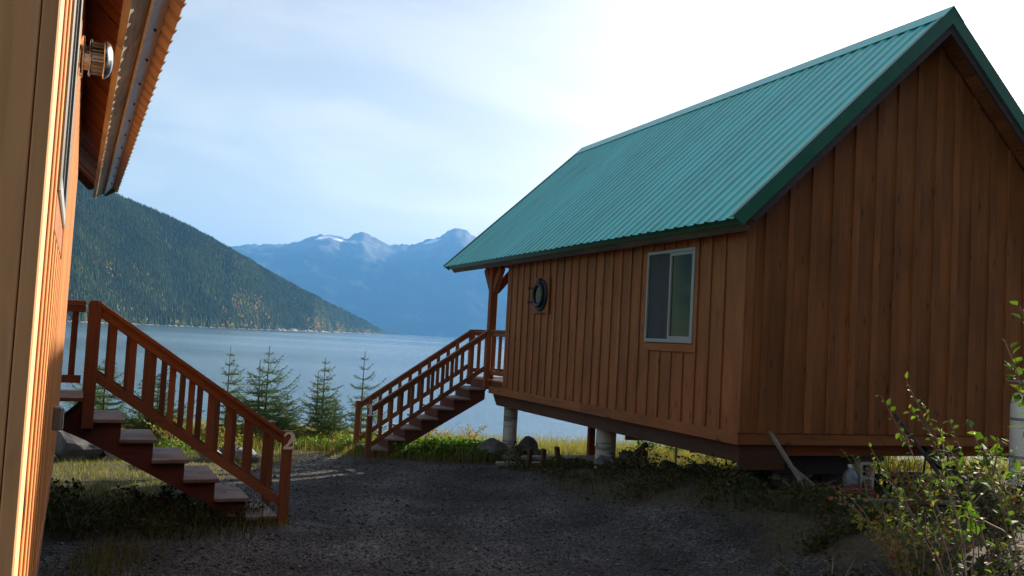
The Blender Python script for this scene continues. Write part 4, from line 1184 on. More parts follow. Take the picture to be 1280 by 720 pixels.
# white gas cylinder at the right edge
def gas():
    P = at1(3.1, -1.35, 0.172)
    t = empty('gas_cylinder', P, YAW1, 'tall white gas cylinder at the right edge by the gable', 'gas cylinder')
    r_ = 0.19
    MB().lathe([(r_ * 0.86, 0), (r_, 0.03), (r_, 1.02), (r_ * 0.93, 1.10), (r_ * 0.72, 1.17), (r_ * 0.4, 1.205), (0.05, 1.21)], 32).build('tank', M['white'], t, smooth=True)
    MB().lathe([(r_ * 0.9, -0.012), (r_ * 0.9, -0.002)], 28).build('foot_ring', M['white'], t)
    MB().lathe([(0.028, 1.205), (0.028, 1.27), (0.045, 1.272), (0.045, 1.30), (0.02, 1.302)], 14).build('valve', M['steel'], t)
    c = MB(); c.box(-0.24, 0.2, -0.12, 0.10, 1.305, 1.325); c.build('cover_plate', M['greypipe'], t, bevel=0.004)
    MB().tube([(-0.075, -r_ + 0.01, 1.30), (-0.08, -r_ - 0.02, 1.22), (-0.085, -r_ - 0.022, 0.5), (-0.085, -r_ - 0.022, 0.02)], 0.016, 8).build('supply_pipe', M['greypipe'], t, smooth=True)
    for z in (0.42, 0.86):
        MB().lathe([(r_ + 0.003, z), (r_ + 0.005, z + 0.002), (r_ + 0.005, z + 0.03), (r_ + 0.003, z + 0.032)], 32).build('strap', M['greypipe'], t)
gas()
# bent black handle of a cart
def cart():
    P = at1(2.55, -0.55, 0.0)
    t = empty('hand_cart', P, YAW1 + 0.1, 'black hand cart with a bent tube handle under the gable wall', 'cart')
    h = 0.60
    MB().tube([(-0.28, 0.0, 0.12), (-0.20, 0.0, h - 0.06), (-0.16, 0, h - 0.01), (-0.10, 0, h), (0.14, 0, h - 0.01), (0.20, 0, h - 0.04), (0.21, 0, h - 0.1), (0.17, 0, 0.12)], 0.013, 8).build('handle', M['darkrubber'], t, smooth=True)
    MB().box(-0.36, 0.22, 0.02, 0.42, 0.10, 0.28).build('tray', M['darkrubber'], t, bevel=0.03)
    for x in (-0.30, 0.16):
        MB().lathe([(0.03, -0.03), (0.10, -0.025), (0.10, 0.025), (0.03, 0.03)], 20, 'x', (x, 0.25, 0.09)).build('wheel', M['darkrubber'], t)
cart()
o = MB().tube([w1(3.0, 0.25, 1.32), w1(3.0, 0.02, 1.20), w1(3.02, -0.15, 1.08), w1(3.15, -0.35, 0.98), at1(3.45, -0.5, 0.1), at1(3.62, -0.55, 0.0)], 0.05, 10).build('drain_pipe', M['darkrubber'], smooth=True)
tag(o, 'black bent drain pipe coming down from under the gable', 'pipe')
o = bar('leaning_pipe', at1(2.75, -0.75, -0.02), w1(2.30, -0.10, 1.72), 0.04, 0.04, M['barge'], 'dark thin pole leaning on the gable wall behind the brush', 'pole')
bar('fence_board', at1(1.15, 4.7, 0.62), at1(2.1, 4.7, 0.62), 0.03, 0.24, plain('cream_board', (0.62, 0.52, 0.28), 0.7), 'cream board seen through the gap under the gable', 'board')
bar('white_stake', at1(2.15, 4.68, 0.1), at1(2.15, 4.68, 0.86), 0.04, 0.04, M['white'], 'thin white stake right of the cream board', 'stake')
k = 0
for lay in range(4):
    for c in range(3):
        a = at1(3.0 + c * 0.03, 3.2 + c * 0.26, 0); b = at1(5.3, 3.2 + c * 0.26, 0); z_ = max(a.z, b.z) + 0.04 + lay * 0.17
        bar('stacked_lumber', (a.x, a.y, z_), (b.x, b.y, z_), 0.22, 0.15, M['barge'], ('dark lumber, %s row, %s layer of the stack under the cabin' % (('front', 'middle', 'back')[c], ('bottom', 'second', 'third', 'top')[lay])), 'lumber', 'lumber stacked under the cabin')
# scrap wood by the middle pier
pc = w1(0.05, 5.1)
for i, (u, v, du, dv, z, w, lb) in enumerate(((-0.35, 5.6, 1.3, -0.9, 0.20, 0.2, 'wide grey plank on top of the scrap heap between the piers'), (-0.55, 6.3, 0.9, -0.4, 0.08, 0.24, 'short grey slab on the ground left of the scrap heap'),
        (0.1, 4.9, 0.7, -0.35, 0.16, 0.14, 'brown plank reaching from the scrap heap to the banded pier'))):
    a, b = at1(u, v, z), at1(u + du, v + dv, z); bar('plank', a, b, w, 0.05, M['weathered'], lb, 'plank')
for i, (u, v, h, du, lb) in enumerate(((-0.40, 5.2, 0.36, 0.02, 'leftmost of three short stakes in front of the scrap heap'), (-0.32, 4.75, 0.36, -0.02, 'middle of three short stakes in front of the scrap heap'), (-0.12, 4.5, 0.38, -0.10, 'rightmost, tilted one of three short stakes at the scrap heap'))):
    bar('stake', at1(u, v, -0.1), at1(u + du, v, h), 0.09, 0.06, M['beam'], lb, 'stake')
fr = empty('wooden_trestle', at1(1.5, 6.2), YAW1, 'red brown trestle standing behind the banded pier', 'trestle')
MB().box(-0.28, -0.16, -0.05, 0.05, -0.1, 1.2).build('leg', M['stain_z'], fr, bevel=0.005)
MB().box(0.16, 0.28, -0.05, 0.05, -0.1, 1.2).build('leg', M['stain_z'], fr, bevel=0.005)
MB().box(-0.155, 0.155, -0.04, 0.04, 0.28, 0.42).build('cross_board', M['stain_x'], fr, bevel=0.005)
P = at1(0.65, 3.65, 0.05)
mb = MB().tube([(0, 0, 0), (0.1, 0, 0.2), (0.22, 0, 0.33), (0.27, 0.0, 0.36)], [0.05, 0.045, 0.045, 0.05], 8)
mb.tube([(0.07, 0, 0.12), (0.2, 0.02, 0.20), (0.28, 0.02, 0.2)], [0.04, 0.04, 0.05], 8)
o = mb.build('driftwood', M['bark'], smooth=True); o.location = P
tag(o, 'forked black driftwood stub poking up beside the banded pier', 'driftwood')

# ------------------------------------------------------------------ young spruces on the bank
def leafcloud(P, D, L, W, col, up=None, seed=0):
    """thin leaf-shaped diamonds: base P, direction D, length L, width W -> verts, faces, colours"""
    rg = np.random.RandomState(seed); n = len(P)
    D = D / (np.linalg.norm(D, axis=1, keepdims=True) + 1e-9)
    S = np.cross(D, rg.normal(size=(n, 3))); S /= (np.linalg.norm(S, axis=1, keepdims=True) + 1e-9)
    V = np.zeros((n, 4, 3))
    V[:, 0] = P; V[:, 2] = P + D * L[:, None]
    mid = P + D * (L * 0.45)[:, None]
    V[:, 1] = mid + S * (W / 2)[:, None]; V[:, 3] = mid - S * (W / 2)[:, None]
    F = np.arange(n * 4).reshape(n, 4)
    return V.reshape(-1, 3), F, np.repeat(col, 4, 0)

def spruce(label, x, y, h, spread, seed, leaders=1, group='young spruces on the bank', open_=1.0):
    rg = np.random.RandomState(seed)
    g = gz(x, y)
    root = empty('young_spruce', (x, y, g - 0.05), 0, label, 'spruce tree', group)
    tb, bb = MB(), MB(); Pn, Dn, Ln = [], [], []
    for ld in range(leaders):
        hh = h * (1 if ld == 0 else rg.uniform(0.84, 0.93)); ox, oy = (0, 0) if ld == 0 else (rg.uniform(0.10, 0.2) * (1 if rg.rand() < .5 else -1), rg.uniform(-.1, .1))
        tb.tube([(ox * 0.3, oy * 0.3, 0), (ox, oy, hh * 0.5), (ox * 1.05, oy, hh * 0.86), (ox * 1.1 + rg.uniform(-.02, .02), oy, hh)], [0.03 * h / 1.8, 0.018 * h / 1.8, 0.008, 0.004], 6)
        z = hh * 0.06; lop = rg.uniform(0, 6.28); lam = rg.uniform(0.15, 0.38)
        while z < hh * 0.97:
            f = z / hh
            R_ = spread * (1 - f) ** 0.75 * rg.uniform(0.85, 1.15) + 0.03
            if f > 0.86: R_ = 0.10 * (1 - f) / 0.14 + 0.02
            nb = rg.randint(5, 8) if f < 0.86 else 3
            a0 = rg.uniform(0, 6.28)
            for k in range(nb):
                a = a0 + k * 6.283 / nb + rg.uniform(-.3, .3); r = R_ * rg.uniform(0.5, 1.2) * (1 + lam * math.cos(a - lop))
                if rg.rand() < 0.08: continue
                lift = rg.uniform(0.25, 0.6) * (0.5 + f); drop = 0.25 * (1 - f)
                S_ = np.array([ox * (0.3 + 0.7 * min(1, f * 2)), oy * (0.3 + .7 * min(1, f * 2)), z])
                dirv = np.array([math.cos(a), math.sin(a), 0])
                pts = [S_ + dirv * r * t + np.array([0, 0, r * (lift * t * t - drop * math.sin(t * 2.2) * 0.6)]) for t in (0, 0.35, 0.7, 1.0)]
                bb.tube(pts, [0.006, 0.005, 0.004, 0.002], 3, cap=False)
                # twigs with needles
                segs = [(pts[i], pts[i + 1]) for i in range(3)]
                nt_ = max(2, int(r / 0.06))
                sd = np.array([-dirv[1], dirv[0], 0])
                for q in range(nt_):
                    t = (q + 0.6) / nt_; i = min(2, int(t / 0.35)); aa, b_ = segs[i]; w_ = min(1, (t - (0, .35, .7)[i]) / (.35, .35, .3)[i])
                    c = aa + (b_ - aa) * w_
                    tl = r * 0.42 * (1.05 - t) + 0.04
                    for sg in (-1, 1):
                        tip = c + (dirv * 0.6 + sd * sg * rg.uniform(0.7, 1.0) + np.array([0, 0, rg.uniform(-0.25, 0.2)])) * tl * rg.uniform(0.7, 1.1)
                        segs.append((c, tip))
                for aa, b_ in segs:
                    ln = np.linalg.norm(b_ - aa)
                    m_ = max(3, int(ln / 0.006)); t = rg.rand(m_)
                    p_ = aa + (b_ - aa) * t[:, None]; d_ = (b_ - aa) / (ln + 1e-6)
                    nd = d_ * 0.75 + rg.normal(size=(m_, 3)) * 0.55 + np.array([0, 0, 0.2])
                    Pn.append(p_); Dn.append(nd); Ln.append(rg.uniform(0.016, 0.028, m_))
            z += hh * rg.uniform(0.045, 0.075) / open_ ** 0
            if f > 0.5: z += hh * 0.035 * open_
        # bare leader with a few needles
        m_ = 60; t = rg.uniform(0.88, 1.0, m_)
        Pn.append(np.stack([np.full(m_, ox * 1.06), np.full(m_, oy), hh * t], -1)); Dn.append(rg.normal(size=(m_, 3)) * 0.5 + [0, 0, 0.8]); Ln.append(rg.uniform(0.012, 0.022, m_))
    P_, D_, L_ = np.concatenate(Pn), np.concatenate(Dn), np.concatenate(Ln)
    n = len(P_)
    b = rg.uniform(0.65, 1.35, n)
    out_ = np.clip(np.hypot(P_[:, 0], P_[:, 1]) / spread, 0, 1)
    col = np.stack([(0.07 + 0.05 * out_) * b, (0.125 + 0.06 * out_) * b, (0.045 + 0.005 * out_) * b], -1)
    V, F, C = leafcloud(P_, D_, L_ * 1.3, np.full(n, 0.0085), col, seed=seed)
    tb.build('trunk', M['bark'], root, smooth=True); tag(bb.build('branches', M['bark'], root), kind='stuff')
    tag(tri_mesh('needles', V, F, M['needle'], root, col=C), kind='stuff')
    return root
SP = [(-6.05, 20.2, 2.05, 0.55, 1, 'slender open-topped spruce sapling behind the left stair rail'),
      (-5.15, 20.0, 2.1, 0.9, 2, 'bushiest twin-topped spruce, just left of the number 2 post'),
      (-4.05, 20.6, 1.9, 0.6, 2, 'twin-topped spruce right of the number 2 post'),
      (-4.6, 19.6, 1.1, 0.75, 1, 'low dense spruce in the gap between the twin-topped ones'),
      (-3.25, 21.0, 2.1, 0.66, 1, 'spruce with a tall single leader behind the number 1 post'),
      (-3.65, 20.0, 1.05, 0.6, 1, 'small spruce just left of the number 1 post'),
      (-7.6, 17.6, 1.8, 0.95, 1, 'spruce behind the top of the left staircase'),
      (-6.95, 18.2, 1.6, 0.85, 2, 'spruce seen through the middle balusters of the left stair'),
      (-8.2, 18.5, 1.3, 0.8, 1, 'half hidden spruce beside the left cabin porch')]
for i, (x, y, h, sp_, ld, lb) in enumerate(SP): spruce(lb, x, y, h, sp_, 40 + i, ld)

# ------------------------------------------------------------------ leafy shrubs
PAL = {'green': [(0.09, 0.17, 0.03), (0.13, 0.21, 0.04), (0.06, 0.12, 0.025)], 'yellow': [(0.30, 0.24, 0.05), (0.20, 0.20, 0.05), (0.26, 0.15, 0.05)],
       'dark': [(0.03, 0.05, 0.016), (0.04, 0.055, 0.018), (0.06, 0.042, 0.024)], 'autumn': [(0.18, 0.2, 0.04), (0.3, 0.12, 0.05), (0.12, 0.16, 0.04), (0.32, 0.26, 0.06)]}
def shrub(label, x, y, h, spread, nst, nlv, lsize, pal, seed, group='shrubs and weeds', name='shrub', lean=(0, 0), cat='shrub'):
    rg = np.random.RandomState(seed); g = gz(x, y)
    root = empty(name, (x, y, g - 0.03), 0, label, cat, group)
    sb = MB(); tips = []
    for k in range(nst):
        a = rg.uniform(0, 6.28); r = spread * rg.uniform(0.3, 1.0); hh = h * rg.uniform(0.6, 1.0)
        p = [(rg.normal() * 0.03, rg.normal() * 0.03, 0)]
        ex, ey = math.cos(a) * r + lean[0], math.sin(a) * r + lean[1]
        p += [(ex * 0.3, ey * 0.3, hh * 0.45), (ex * 0.65, ey * 0.65, hh * 0.8), (ex, ey, hh)]
        sb.tube(p, [0.006, 0.005, 0.004, 0.002], 4, cap=False)
        tips.append([np.array(q) for q in p])
    P_, D_, L_ = [], [], []
    for i in range(nlv):
        t = tips[rg.randint(nst)]; q = rg.uniform(0.6, 2.999); j = int(q); c = t[j] + (t[j + 1] - t[j]) * (q - j)
        d = rg.normal(size=3) * np.array([1, 1, 0.5]); d /= np.linalg.norm(d)
        P_.append(c + d * rg.uniform(0, 0.12) * spread); D_.append(d + np.array([0, 0, -0.15])); L_.append(lsize * rg.uniform(0.6, 1.3))
    P_, D_, L_ = np.array(P_), np.array(D_), np.array(L_)
    pc_ = np.array(PAL[pal]); col = pc_[rg.randint(len(pc_), size=nlv)] * rg.uniform(0.7, 1.3, (nlv, 1))
    V, F, C = leafcloud(P_, D_, L_, L_ * 0.62, col, seed=seed + 1)
    tag(sb.build('stems', M['twig'], root), kind='stuff')
    tag(tri_mesh('leaves', V, F, M['leaf'], root, col=C), kind='stuff')
    return root
SH = [(-1.75, 20.6, 0.85, 0.55, 10, 420, 0.05, 'yellow', 'thin yellowing shrub rising right of the number 1 stair'),
      (-0.75, 21.2, 0.6, 0.5, 9, 300, 0.045, 'yellow', 'low yellow brown shrub left of the far pier'),
      (-1.25, 19.9, 0.45, 0.5, 9, 360, 0.045, 'autumn', 'reddish low shrub on the bank right of the stair'),
      (3.15, 20.6, 1.0, 0.75, 12, 620, 0.07, 'green', 'bright green bush beyond the middle piers'),
      (3.9, 21.2, 0.8, 0.6, 10, 420, 0.07, 'green', 'bright green bush farther right beneath the cabin'),
      (8.0, 19.5, 1.5, 1.0, 14, 900, 0.08, 'autumn', 'sunlit yellow green bush behind the plastic jug'),
      (9.3, 19.0, 1.6, 1.0, 14, 900, 0.08, 'green', 'sunlit bush seen under the right part of the gable'),
      (6.6, 20.4, 1.3, 0.9, 12, 600, 0.08, 'green', 'sunlit bush seen beneath the gable near the white stake'),
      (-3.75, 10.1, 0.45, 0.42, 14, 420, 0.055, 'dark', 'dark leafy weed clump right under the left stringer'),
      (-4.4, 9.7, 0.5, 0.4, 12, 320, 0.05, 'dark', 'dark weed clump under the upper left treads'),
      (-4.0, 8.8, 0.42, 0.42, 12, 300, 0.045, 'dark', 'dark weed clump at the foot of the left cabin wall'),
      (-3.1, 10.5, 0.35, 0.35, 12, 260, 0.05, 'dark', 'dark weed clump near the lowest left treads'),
      (-4.9, 16.6, 0.55, 0.5, 10, 420, 0.05, 'autumn', 'red and yellow shrub seen through the lower left balusters'),
      (-6.1, 17.2, 0.7, 0.6, 12, 520, 0.05, 'autumn', 'yellow green shrub behind the boulders'),
      (-3.0, 18.9, 0.38, 0.5, 10, 420, 0.05, 'green', 'green weeds at the foot of the number 1 post'),
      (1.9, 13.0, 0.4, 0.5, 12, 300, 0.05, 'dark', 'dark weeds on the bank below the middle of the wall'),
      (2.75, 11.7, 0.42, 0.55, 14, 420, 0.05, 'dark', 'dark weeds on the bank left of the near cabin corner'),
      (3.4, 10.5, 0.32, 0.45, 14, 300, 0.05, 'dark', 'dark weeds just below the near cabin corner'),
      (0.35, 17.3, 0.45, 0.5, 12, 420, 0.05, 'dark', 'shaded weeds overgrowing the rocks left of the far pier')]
for i, (x, y, h, sp_, ns_, nl_, ls_, pal, lb) in enumerate(SH): shrub(lb, x, y, h, sp_, ns_, nl_, ls_, pal, 200 + i)

# row of low bright green ground cover below the bank, right of the stair
def ground_cover():
    rg = np.random.RandomState(77); P_, D_, L_, C_ = [], [], [], []
    def fill(n, fx, ls, pal, hmax):
        pc_ = np.array(PAL[pal])
        x, y = fx(n)
        z = ground_h(x, y); hh = hmax * (0.3 + 0.9 * fbm(x * 2.2, y * 2.2, 3)) * rg.rand(n) ** 0.6
        d = rg.normal(size=(n, 3)) * [1, 1, 0.45]; d[:, 2] += 0.15
        P_.append(np.stack([x, y, z + hh], -1)); D_.append(d); L_.append(ls * rg.uniform(0.6, 1.4, n))
        C_.append(pc_[rg.randint(len(pc_), size=n)] * rg.uniform(0.7, 1.3, (n, 1)))
    def strip(x0, x1, y0, y1):
        return lambda n: (rg.uniform(x0, x1, n), y0 + (y1 - y0) * rg.rand(n))
    fill(9000, strip(-2.1, 0.5, 17.9, 19.3), 0.06, 'green', 0.34)
    fill(3000, strip(-4.6, -2.7, 18.6, 19.7), 0.055, 'green', 0.26)
    fill(3200, strip(-6.6, -2.8, 19.0, 20.4), 0.055, 'autumn', 0.30)
    fill(1500, strip(-7.8, -5.0, 16.4, 17.8), 0.055, 'green', 0.3)
    V, F, C = leafcloud(np.concatenate(P_), np.concatenate(D_), np.concatenate(L_), np.concatenate(L_) * 0.7, np.concatenate(C_), seed=5)
    tag(tri_mesh('ground_cover', V, F, M['leaf'], col=C), 'bright green leafy ground cover along the sunlit bank', 'ground cover', kind='stuff')
ground_cover()
def bank_weeds():
    rg = np.random.RandomState(78); n = 15000
    u = rg.uniform(-1.3, 0.4, n); v = -2.2 + 8.5 * rg.rand(n) ** 1.5
    x = C1.x + u * math.cos(YAW1) - v * math.sin(YAW1); y = C1.y + u * math.sin(YAW1) + v * math.cos(YAW1)
    n2 = 5000; x = np.concatenate([x, rg.uniform(-5.4, -2.6, n2)]); y = np.concatenate([y, rg.uniform(8.4, 10.9, n2)])
    cl = fbm(x * 1.5 + 20, y * 1.5, 3)
    k = (rg.rand(len(x)) < sstep(0.42, 0.6, cl)) & (rg.rand(len(x)) > gravel_w(x, y)); x, y, cl = x[k], y[k], cl[k]; n = len(x)
    hh = (0.06 + 0.5 * np.clip(cl - 0.42, 0, 1)) * rg.rand(n) ** 0.6 * 1.15
    d = rg.normal(size=(n, 3)) * [1, 1, 0.45]; L_ = 0.05 * rg.uniform(0.6, 1.5, n)
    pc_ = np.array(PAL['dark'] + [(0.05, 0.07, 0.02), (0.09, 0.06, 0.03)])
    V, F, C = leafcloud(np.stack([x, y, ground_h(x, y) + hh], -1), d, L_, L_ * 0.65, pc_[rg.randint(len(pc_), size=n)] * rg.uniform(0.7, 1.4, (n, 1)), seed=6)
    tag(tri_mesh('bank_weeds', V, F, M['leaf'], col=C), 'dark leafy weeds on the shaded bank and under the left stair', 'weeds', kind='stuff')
bank_weeds()
def fallen_leaves():
    rg = np.random.RandomState(31); n = 900
    x = rg.uniform(-5, 5, n); y = rg.uniform(7.5, 18, n)
    k = rg.rand(n) < 0.25 + 0.75 * (1 - gravel_w(x, y)); x, y = x[k], y[k]; n = len(x)
    d = rg.normal(size=(n, 3)) * [1, 1, 0.25]; L_ = rg.uniform(0.025, 0.05, n)
    pc_ = np.array([(0.16, 0.11, 0.04), (0.10, 0.055, 0.03), (0.2, 0.16, 0.05), (0.07, 0.05, 0.035)])
    V, F, C = leafcloud(np.stack([x, y, ground_h(x, y) + 0.012], -1), d, L_, L_ * 0.6, pc_[rg.randint(4, size=n)], seed=3)
    tag(tri_mesh('fallen_leaves', V, F, M['leaf'], col=C), 'fallen brown leaves scattered on the gravel', 'leaves', kind='stuff')
fallen_leaves()

# ------------------------------------------------------------------ grass
def make_grass():
    rg = np.random.RandomState(9); X, Y, H, C, Wd = [], [], [], [], []
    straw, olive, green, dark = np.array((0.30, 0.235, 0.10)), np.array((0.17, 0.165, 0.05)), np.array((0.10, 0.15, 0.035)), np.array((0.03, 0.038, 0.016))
    def zone(n, x0, x1, y0, y1, hmin, hmax, mix, keep=lambda x, y: np.ones_like(x), w=0.007):
        x, y = rg.uniform(x0, x1, n), rg.uniform(y0, y1, n)
        k = rg.rand(n) < keep(x, y) * np.clip(0.35 + 1.3 * (fbm(x * 1.6, y * 1.6, 3) - 0.3) * 2, 0.1, 1)
        x, y = x[k], y[k]; n = len(x)
        cols = np.array([c for c, _ in mix]); pr = np.array([q for _, q in mix]); pr = pr / pr.sum()
        X.append(x); Y.append(y); H.append(rg.uniform(hmin, hmax, n) * (0.6 + 0.8 * fbm(x * 0.9 + 8, y * 0.9, 3)))
        C.append(cols[rg.choice(len(cols), n, p=pr)] * rg.uniform(0.7, 1.35, (n, 1))); Wd.append(np.full(n, w))
    noG = lambda x, y: 1 - gravel_w(x, y)
    zone(52000, -9, 9, 17.5, 24.5, 0.10, 0.34, [(straw, 5), (olive, 4), (green, 2)], noG)
    zone(46000, -9.5, -3.2, 10.8, 17.8, 0.03, 0.10, [(straw, 3), (olive, 4), (green, 4)], noG, 0.006)
    zone(9000, -6, -1.8, 8.0, 11.2, 0.08, 0.34, [(straw * 0.5, 1), (olive * 0.6, 2), (dark, 6)], noG, 0.007)  # this zone and the next: shade put into darker blade colours
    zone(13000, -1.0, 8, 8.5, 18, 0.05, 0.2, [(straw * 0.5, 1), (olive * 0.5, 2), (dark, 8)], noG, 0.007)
    zone(2500, -4, 3, 8, 17.5, 0.03, 0.10, [(straw, 2), (olive, 3), (dark, 2)], lambda x, y: 0.5 * (fbm(x * 0.8 + 5, y * 0.8, 2) > 0.6), 0.006)
    zone(3000, -3.3, -2.2, 9.6, 11.0, 0.04, 0.16, [(straw, 4), (olive, 3), (dark, 2)], lambda x, y: np.exp(-((x + 2.75) / 0.35) ** 2 - ((y - 10.2) / 0.4) ** 2), 0.006)
    zone(9000, 5, 14, 12, 24, 0.1, 0.5, [(straw, 4), (olive, 3), (green, 3)], noG, 0.01)
    zone(900, -3.6, -2.8, 7.4, 8.4, 0.05, 0.25, [(straw * 0.6, 4), (olive * 0.5, 3)], lambda x, y: np.exp(-((x + 3.3) / 0.3) ** 2), 0.006)
    X, Y, H, C, Wd = map(np.concatenate, (X, Y, H, C, Wd)); n = len(X)
    Z = ground_h(X, Y) - 0.01
    a = rg.uniform(0, 6.28, n); bend = H * rg.uniform(0.1, 0.7, n); b2 = rg.uniform(0, 6.28, n)
    sx, sy = np.cos(a) * Wd / 2, np.sin(a) * Wd / 2; bx, by = np.cos(b2) * bend, np.sin(b2) * bend
    V = np.zeros((n, 5, 3)); P0 = np.stack([X, Y, Z], -1); S = np.stack([sx, sy, sx * 0], -1)
    mid = P0 + np.stack([bx * 0.3, by * 0.3, H * 0.6], -1); tip = P0 + np.stack([bx, by, H], -1)
    V[:, 0] = P0 - S; V[:, 1] = P0 + S; V[:, 2] = mid + S * 0.7; V[:, 3] = mid - S * 0.7; V[:, 4] = tip
    F = (np.array([(0, 1, 2), (0, 2, 3), (3, 2, 4)])[None] + (np.arange(n) * 5)[:, None, None]).reshape(-1, 3)
    tag(tri_mesh('grass', V.reshape(-1, 3), F, M['grass'], col=np.repeat(C, 5, 0)), 'dry and green grass on the lawn and the bank', 'grass', kind='stuff')
make_grass()

# ------------------------------------------------------------------ brush in the right foreground
def leaf_mesh(name, col):
    me = bpy.data.meshes.new(name)
    # a folded oval leaf with a pointed tip, unit length along +Y
    prof = [(0.0, 0.0), (0.14, 0.2), (0.27, 0.28), (0.30, 0.45), (0.24, 0.66), (0.12, 0.85), (0.0, 1.0)]
    vv = [(0, y, -0.10 * y * y) for _, y in prof]; L_ = len(prof)
    for sgn in (-1, 1):
        vv += [(sgn * x, y, 0.28 * x - 0.10 * y * y) for x, y in prof[1:-1]]
    ff = []
    for si, sgn in enumerate((-1, 1)):
        o_ = L_ + si * (L_ - 2)
        ff.append((0, 1, o_) if sgn < 0 else (0, o_, 1))
        for k in range(L_ - 3):
            q = (k + 1, k + 2, o_ + k + 1, o_ + k); ff.append(q if sgn < 0 else q[::-1])
        ff.append((L_ - 2, L_ - 1, o_ + L_ - 3) if sgn < 0 else (L_ - 2, o_ + L_ - 3, L_ - 1))
    me.from_pydata(vv, [], ff); me.update()
    a = me.color_attributes.new('Col', 'FLOAT_COLOR', 'POINT')
    a.data.foreach_set('color', np.tile(np.array([*col, 1], dtype=np.float32), len(vv)))
    me.materials.append(M['leaf'])
    return me
LEAVES = [leaf_mesh('leaf', c) for c in ((0.085, 0.15, 0.028), (0.14, 0.21, 0.035), (0.05, 0.09, 0.02), (0.22, 0.20, 0.045), (0.22, 0.09, 0.035))]
def big_shrub(label, x, y, stems, seed, lsize, nper, zbase=None):
    """stems: lists of world points; leaves hung singly along the upper part of each"""
    rg = np.random.RandomState(seed)
    z0 = gz(x, y)
    root = empty('leafy_shrub', (x, y, z0), 0, label, 'shrub', 'brush in the right foreground')
    todo = [(pts, nper, lsize) for pts in stems]
    for pts in stems:                 # side twigs
        for t in (1.55, 2.2):
            i = int(t); c = Vector(pts[i]).lerp(Vector(pts[i + 1]), t - i); dv = Vector((rg.uniform(-.22, .12), rg.uniform(-.2, .2), rg.uniform(0.05, 0.28)))
            todo.append(([c, c + dv * 0.5 + Vector((0, 0, 0.02)), c + dv], 8, lsize * 0.9))
    for pts, nper, lsize in todo:
        q = [Vector(p) - Vector((x, y, z0)) for p in pts]
        # smooth the stem a little
        fine = []
        for i in range(len(q) - 1):
            for t in (0, 0.33, 0.66): fine.append(q[i].lerp(q[i + 1], t))
        fine.append(q[-1])
        for i in range(1, len(fine) - 1): fine[i] = (fine[i - 1] + fine[i] * 2 + fine[i + 1]) / 4 + Vector(rg.normal(size=3) * 0.004)
        m_ = len(fine)
        MB().tube(fine, [0.0055 * (1 - 0.75 * i / m_) for i in range(m_)], 5).build('stem', M['twig'], root, smooth=True)
        for k in range(nper):
            t = 1 - 0.62 * (k / nper) ** 1.1; f = t * (m_ - 1); i = min(m_ - 2, int(f)); c = fine[i].lerp(fine[i + 1], f - i)
            ax = (fine[i + 1] - fine[i]).normalized()
            d = Vector(rg.normal(size=3)); d -= ax * d.dot(ax); d.normalize(); d = (d + ax * rg.uniform(0.2, 0.9)).normalized()
            tw = rg.uniform(0.01, 0.05)
            o = bpy.data.objects.new('leaf', LEAVES[rg.choice(5, p=[.38, .26, .26, .08, .02])])
            COL.objects.link(o); o.parent = root
            o.location = c + d * tw * 0.3
            rot = d.to_track_quat('Y', 'Z'); o.rotation_euler = (rot @ Vector((0, 0, 1)).rotation_difference(Vector((rg.normal() * .5, rg.normal() * .5, 1)).normalized())).to_euler()
            sc_ = lsize * rg.uniform(0.6, 1.25); o.scale = (sc_, sc_, sc_)
    return root
big_shrub('tall thin-stemmed shrub with large leaves at the right edge', 2.62, 4.5,
          [[(2.62, 4.5, 0.5), (2.56, 4.4, 1.5), (2.47, 4.35, 2.15), (2.31, 4.3, 2.50)], [(2.64, 4.5, 0.5), (2.62, 4.4, 1.6), (2.50, 4.3, 2.3), (2.37, 4.3, 2.68)],
           [(2.62, 4.5, 0.5), (2.56, 4.6, 1.3), (2.45, 4.6, 1.8), (2.30, 4.6, 2.10)], [(2.60, 4.5, 0.5), (2.5, 4.6, 1.2), (2.38, 4.7, 1.7), (2.24, 4.7, 2.0)],
           [(2.66, 4.5, 0.5), (2.6, 4.3, 1.5), (2.45, 4.2, 2.1), (2.34, 4.2, 2.38)], [(2.62, 4.5, 0.5), (2.6, 4.65, 1.4), (2.52, 4.7, 1.8), (2.42, 4.7, 2.04)]], 1, 0.058, 20)
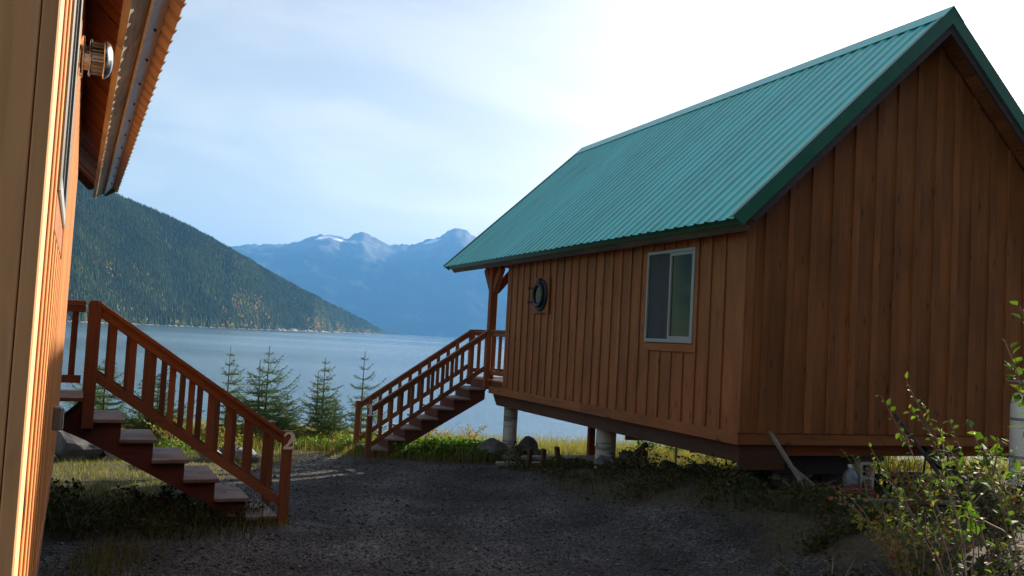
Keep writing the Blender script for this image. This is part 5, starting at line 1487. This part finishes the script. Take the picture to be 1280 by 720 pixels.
big_shrub('arching shrub with pale green leaves before the gable wall', 2.95, 5.85,
          [[(2.95, 5.85, 0.5), (2.8, 5.8, 1.2), (2.55, 5.7, 1.75), (2.26, 5.6, 2.18)], [(2.95, 5.85, 0.5), (2.85, 5.7, 1.3), (2.65, 5.65, 1.85), (2.41, 5.6, 2.28)],
           [(2.95, 5.85, 0.5), (2.85, 5.7, 1.2), (2.68, 5.6, 1.75), (2.52, 5.6, 2.14)], [(2.95, 5.85, 0.5), (2.9, 5.7, 1.3), (2.8, 5.6, 1.75), (2.68, 5.6, 2.05)],
           [(2.95, 5.85, 0.5), (2.75, 5.8, 1.1), (2.5, 5.7, 1.5), (2.25, 5.7, 1.85)], [(2.95, 5.85, 0.5), (2.7, 5.7, 1.2), (2.5, 5.65, 1.45), (2.36, 5.6, 1.62)],
           [(2.95, 5.85, 0.5), (2.85, 5.7, 1.1), (2.75, 5.6, 1.45), (2.62, 5.55, 1.72)]], 2, 0.042, 20)
big_shrub('low sprawling shrub with scattered bright leaves, bottom right', 3.0, 6.6,
          [[(3.0, 6.6, 0.5), (2.8, 6.5, 1.1), (2.6, 6.5, 1.4), (2.38, 6.5, 1.56)], [(3.0, 6.6, 0.5), (2.95, 6.5, 1.1), (2.9, 6.5, 1.4), (2.86, 6.5, 1.6)],
           [(3.0, 6.6, 0.5), (2.7, 6.4, 1.1), (2.5, 6.3, 1.5), (2.26, 6.2, 1.78)], [(3.0, 6.6, 0.5), (2.8, 6.4, 1.0), (2.7, 6.3, 1.3), (2.6, 6.3, 1.48)],
           [(3.0, 6.6, 0.5), (2.95, 6.3, 1.0), (2.9, 6.1, 1.3), (2.85, 6.0, 1.44)], [(3.0, 6.6, 0.5), (2.8, 6.5, 0.9), (2.6, 6.4, 1.15), (2.45, 6.4, 1.3)],
           [(3.0, 6.6, 0.5), (3.1, 6.5, 1.1), (3.15, 6.4, 1.4), (3.2, 6.4, 1.6)]], 3, 0.038, 20)
for i, (x, y, h, sp_, nl_, pal, lb) in enumerate(((2.6, 7.3, 0.45, 0.6, 600, 'dark', 'low dark weeds at the lower right gravel edge'), (2.9, 6.3, 0.8, 0.5, 700, 'dark', 'dense dark brush below the arching shrub'), (3.3, 7.6, 0.75, 0.6, 700, 'autumn', 'tangle of russet and green weeds right of the plank'), (4.3, 8.0, 0.85, 0.7, 800, 'dark', 'dark bramble heap in the bottom right corner'),
        (3.6, 7.0, 0.6, 0.6, 600, 'dark', 'dark brown brush along the bottom right edge'), (5.0, 9.2, 0.8, 0.7, 700, 'autumn', 'brush with yellow leaves in front of the gas cylinder'),
        (4.2, 9.6, 0.6, 0.6, 520, 'autumn', 'weeds with yellow leaves before the hand cart'))):
    shrub(lb, x, y, h, sp_, 22, nl_, 0.05, pal, 400 + i)
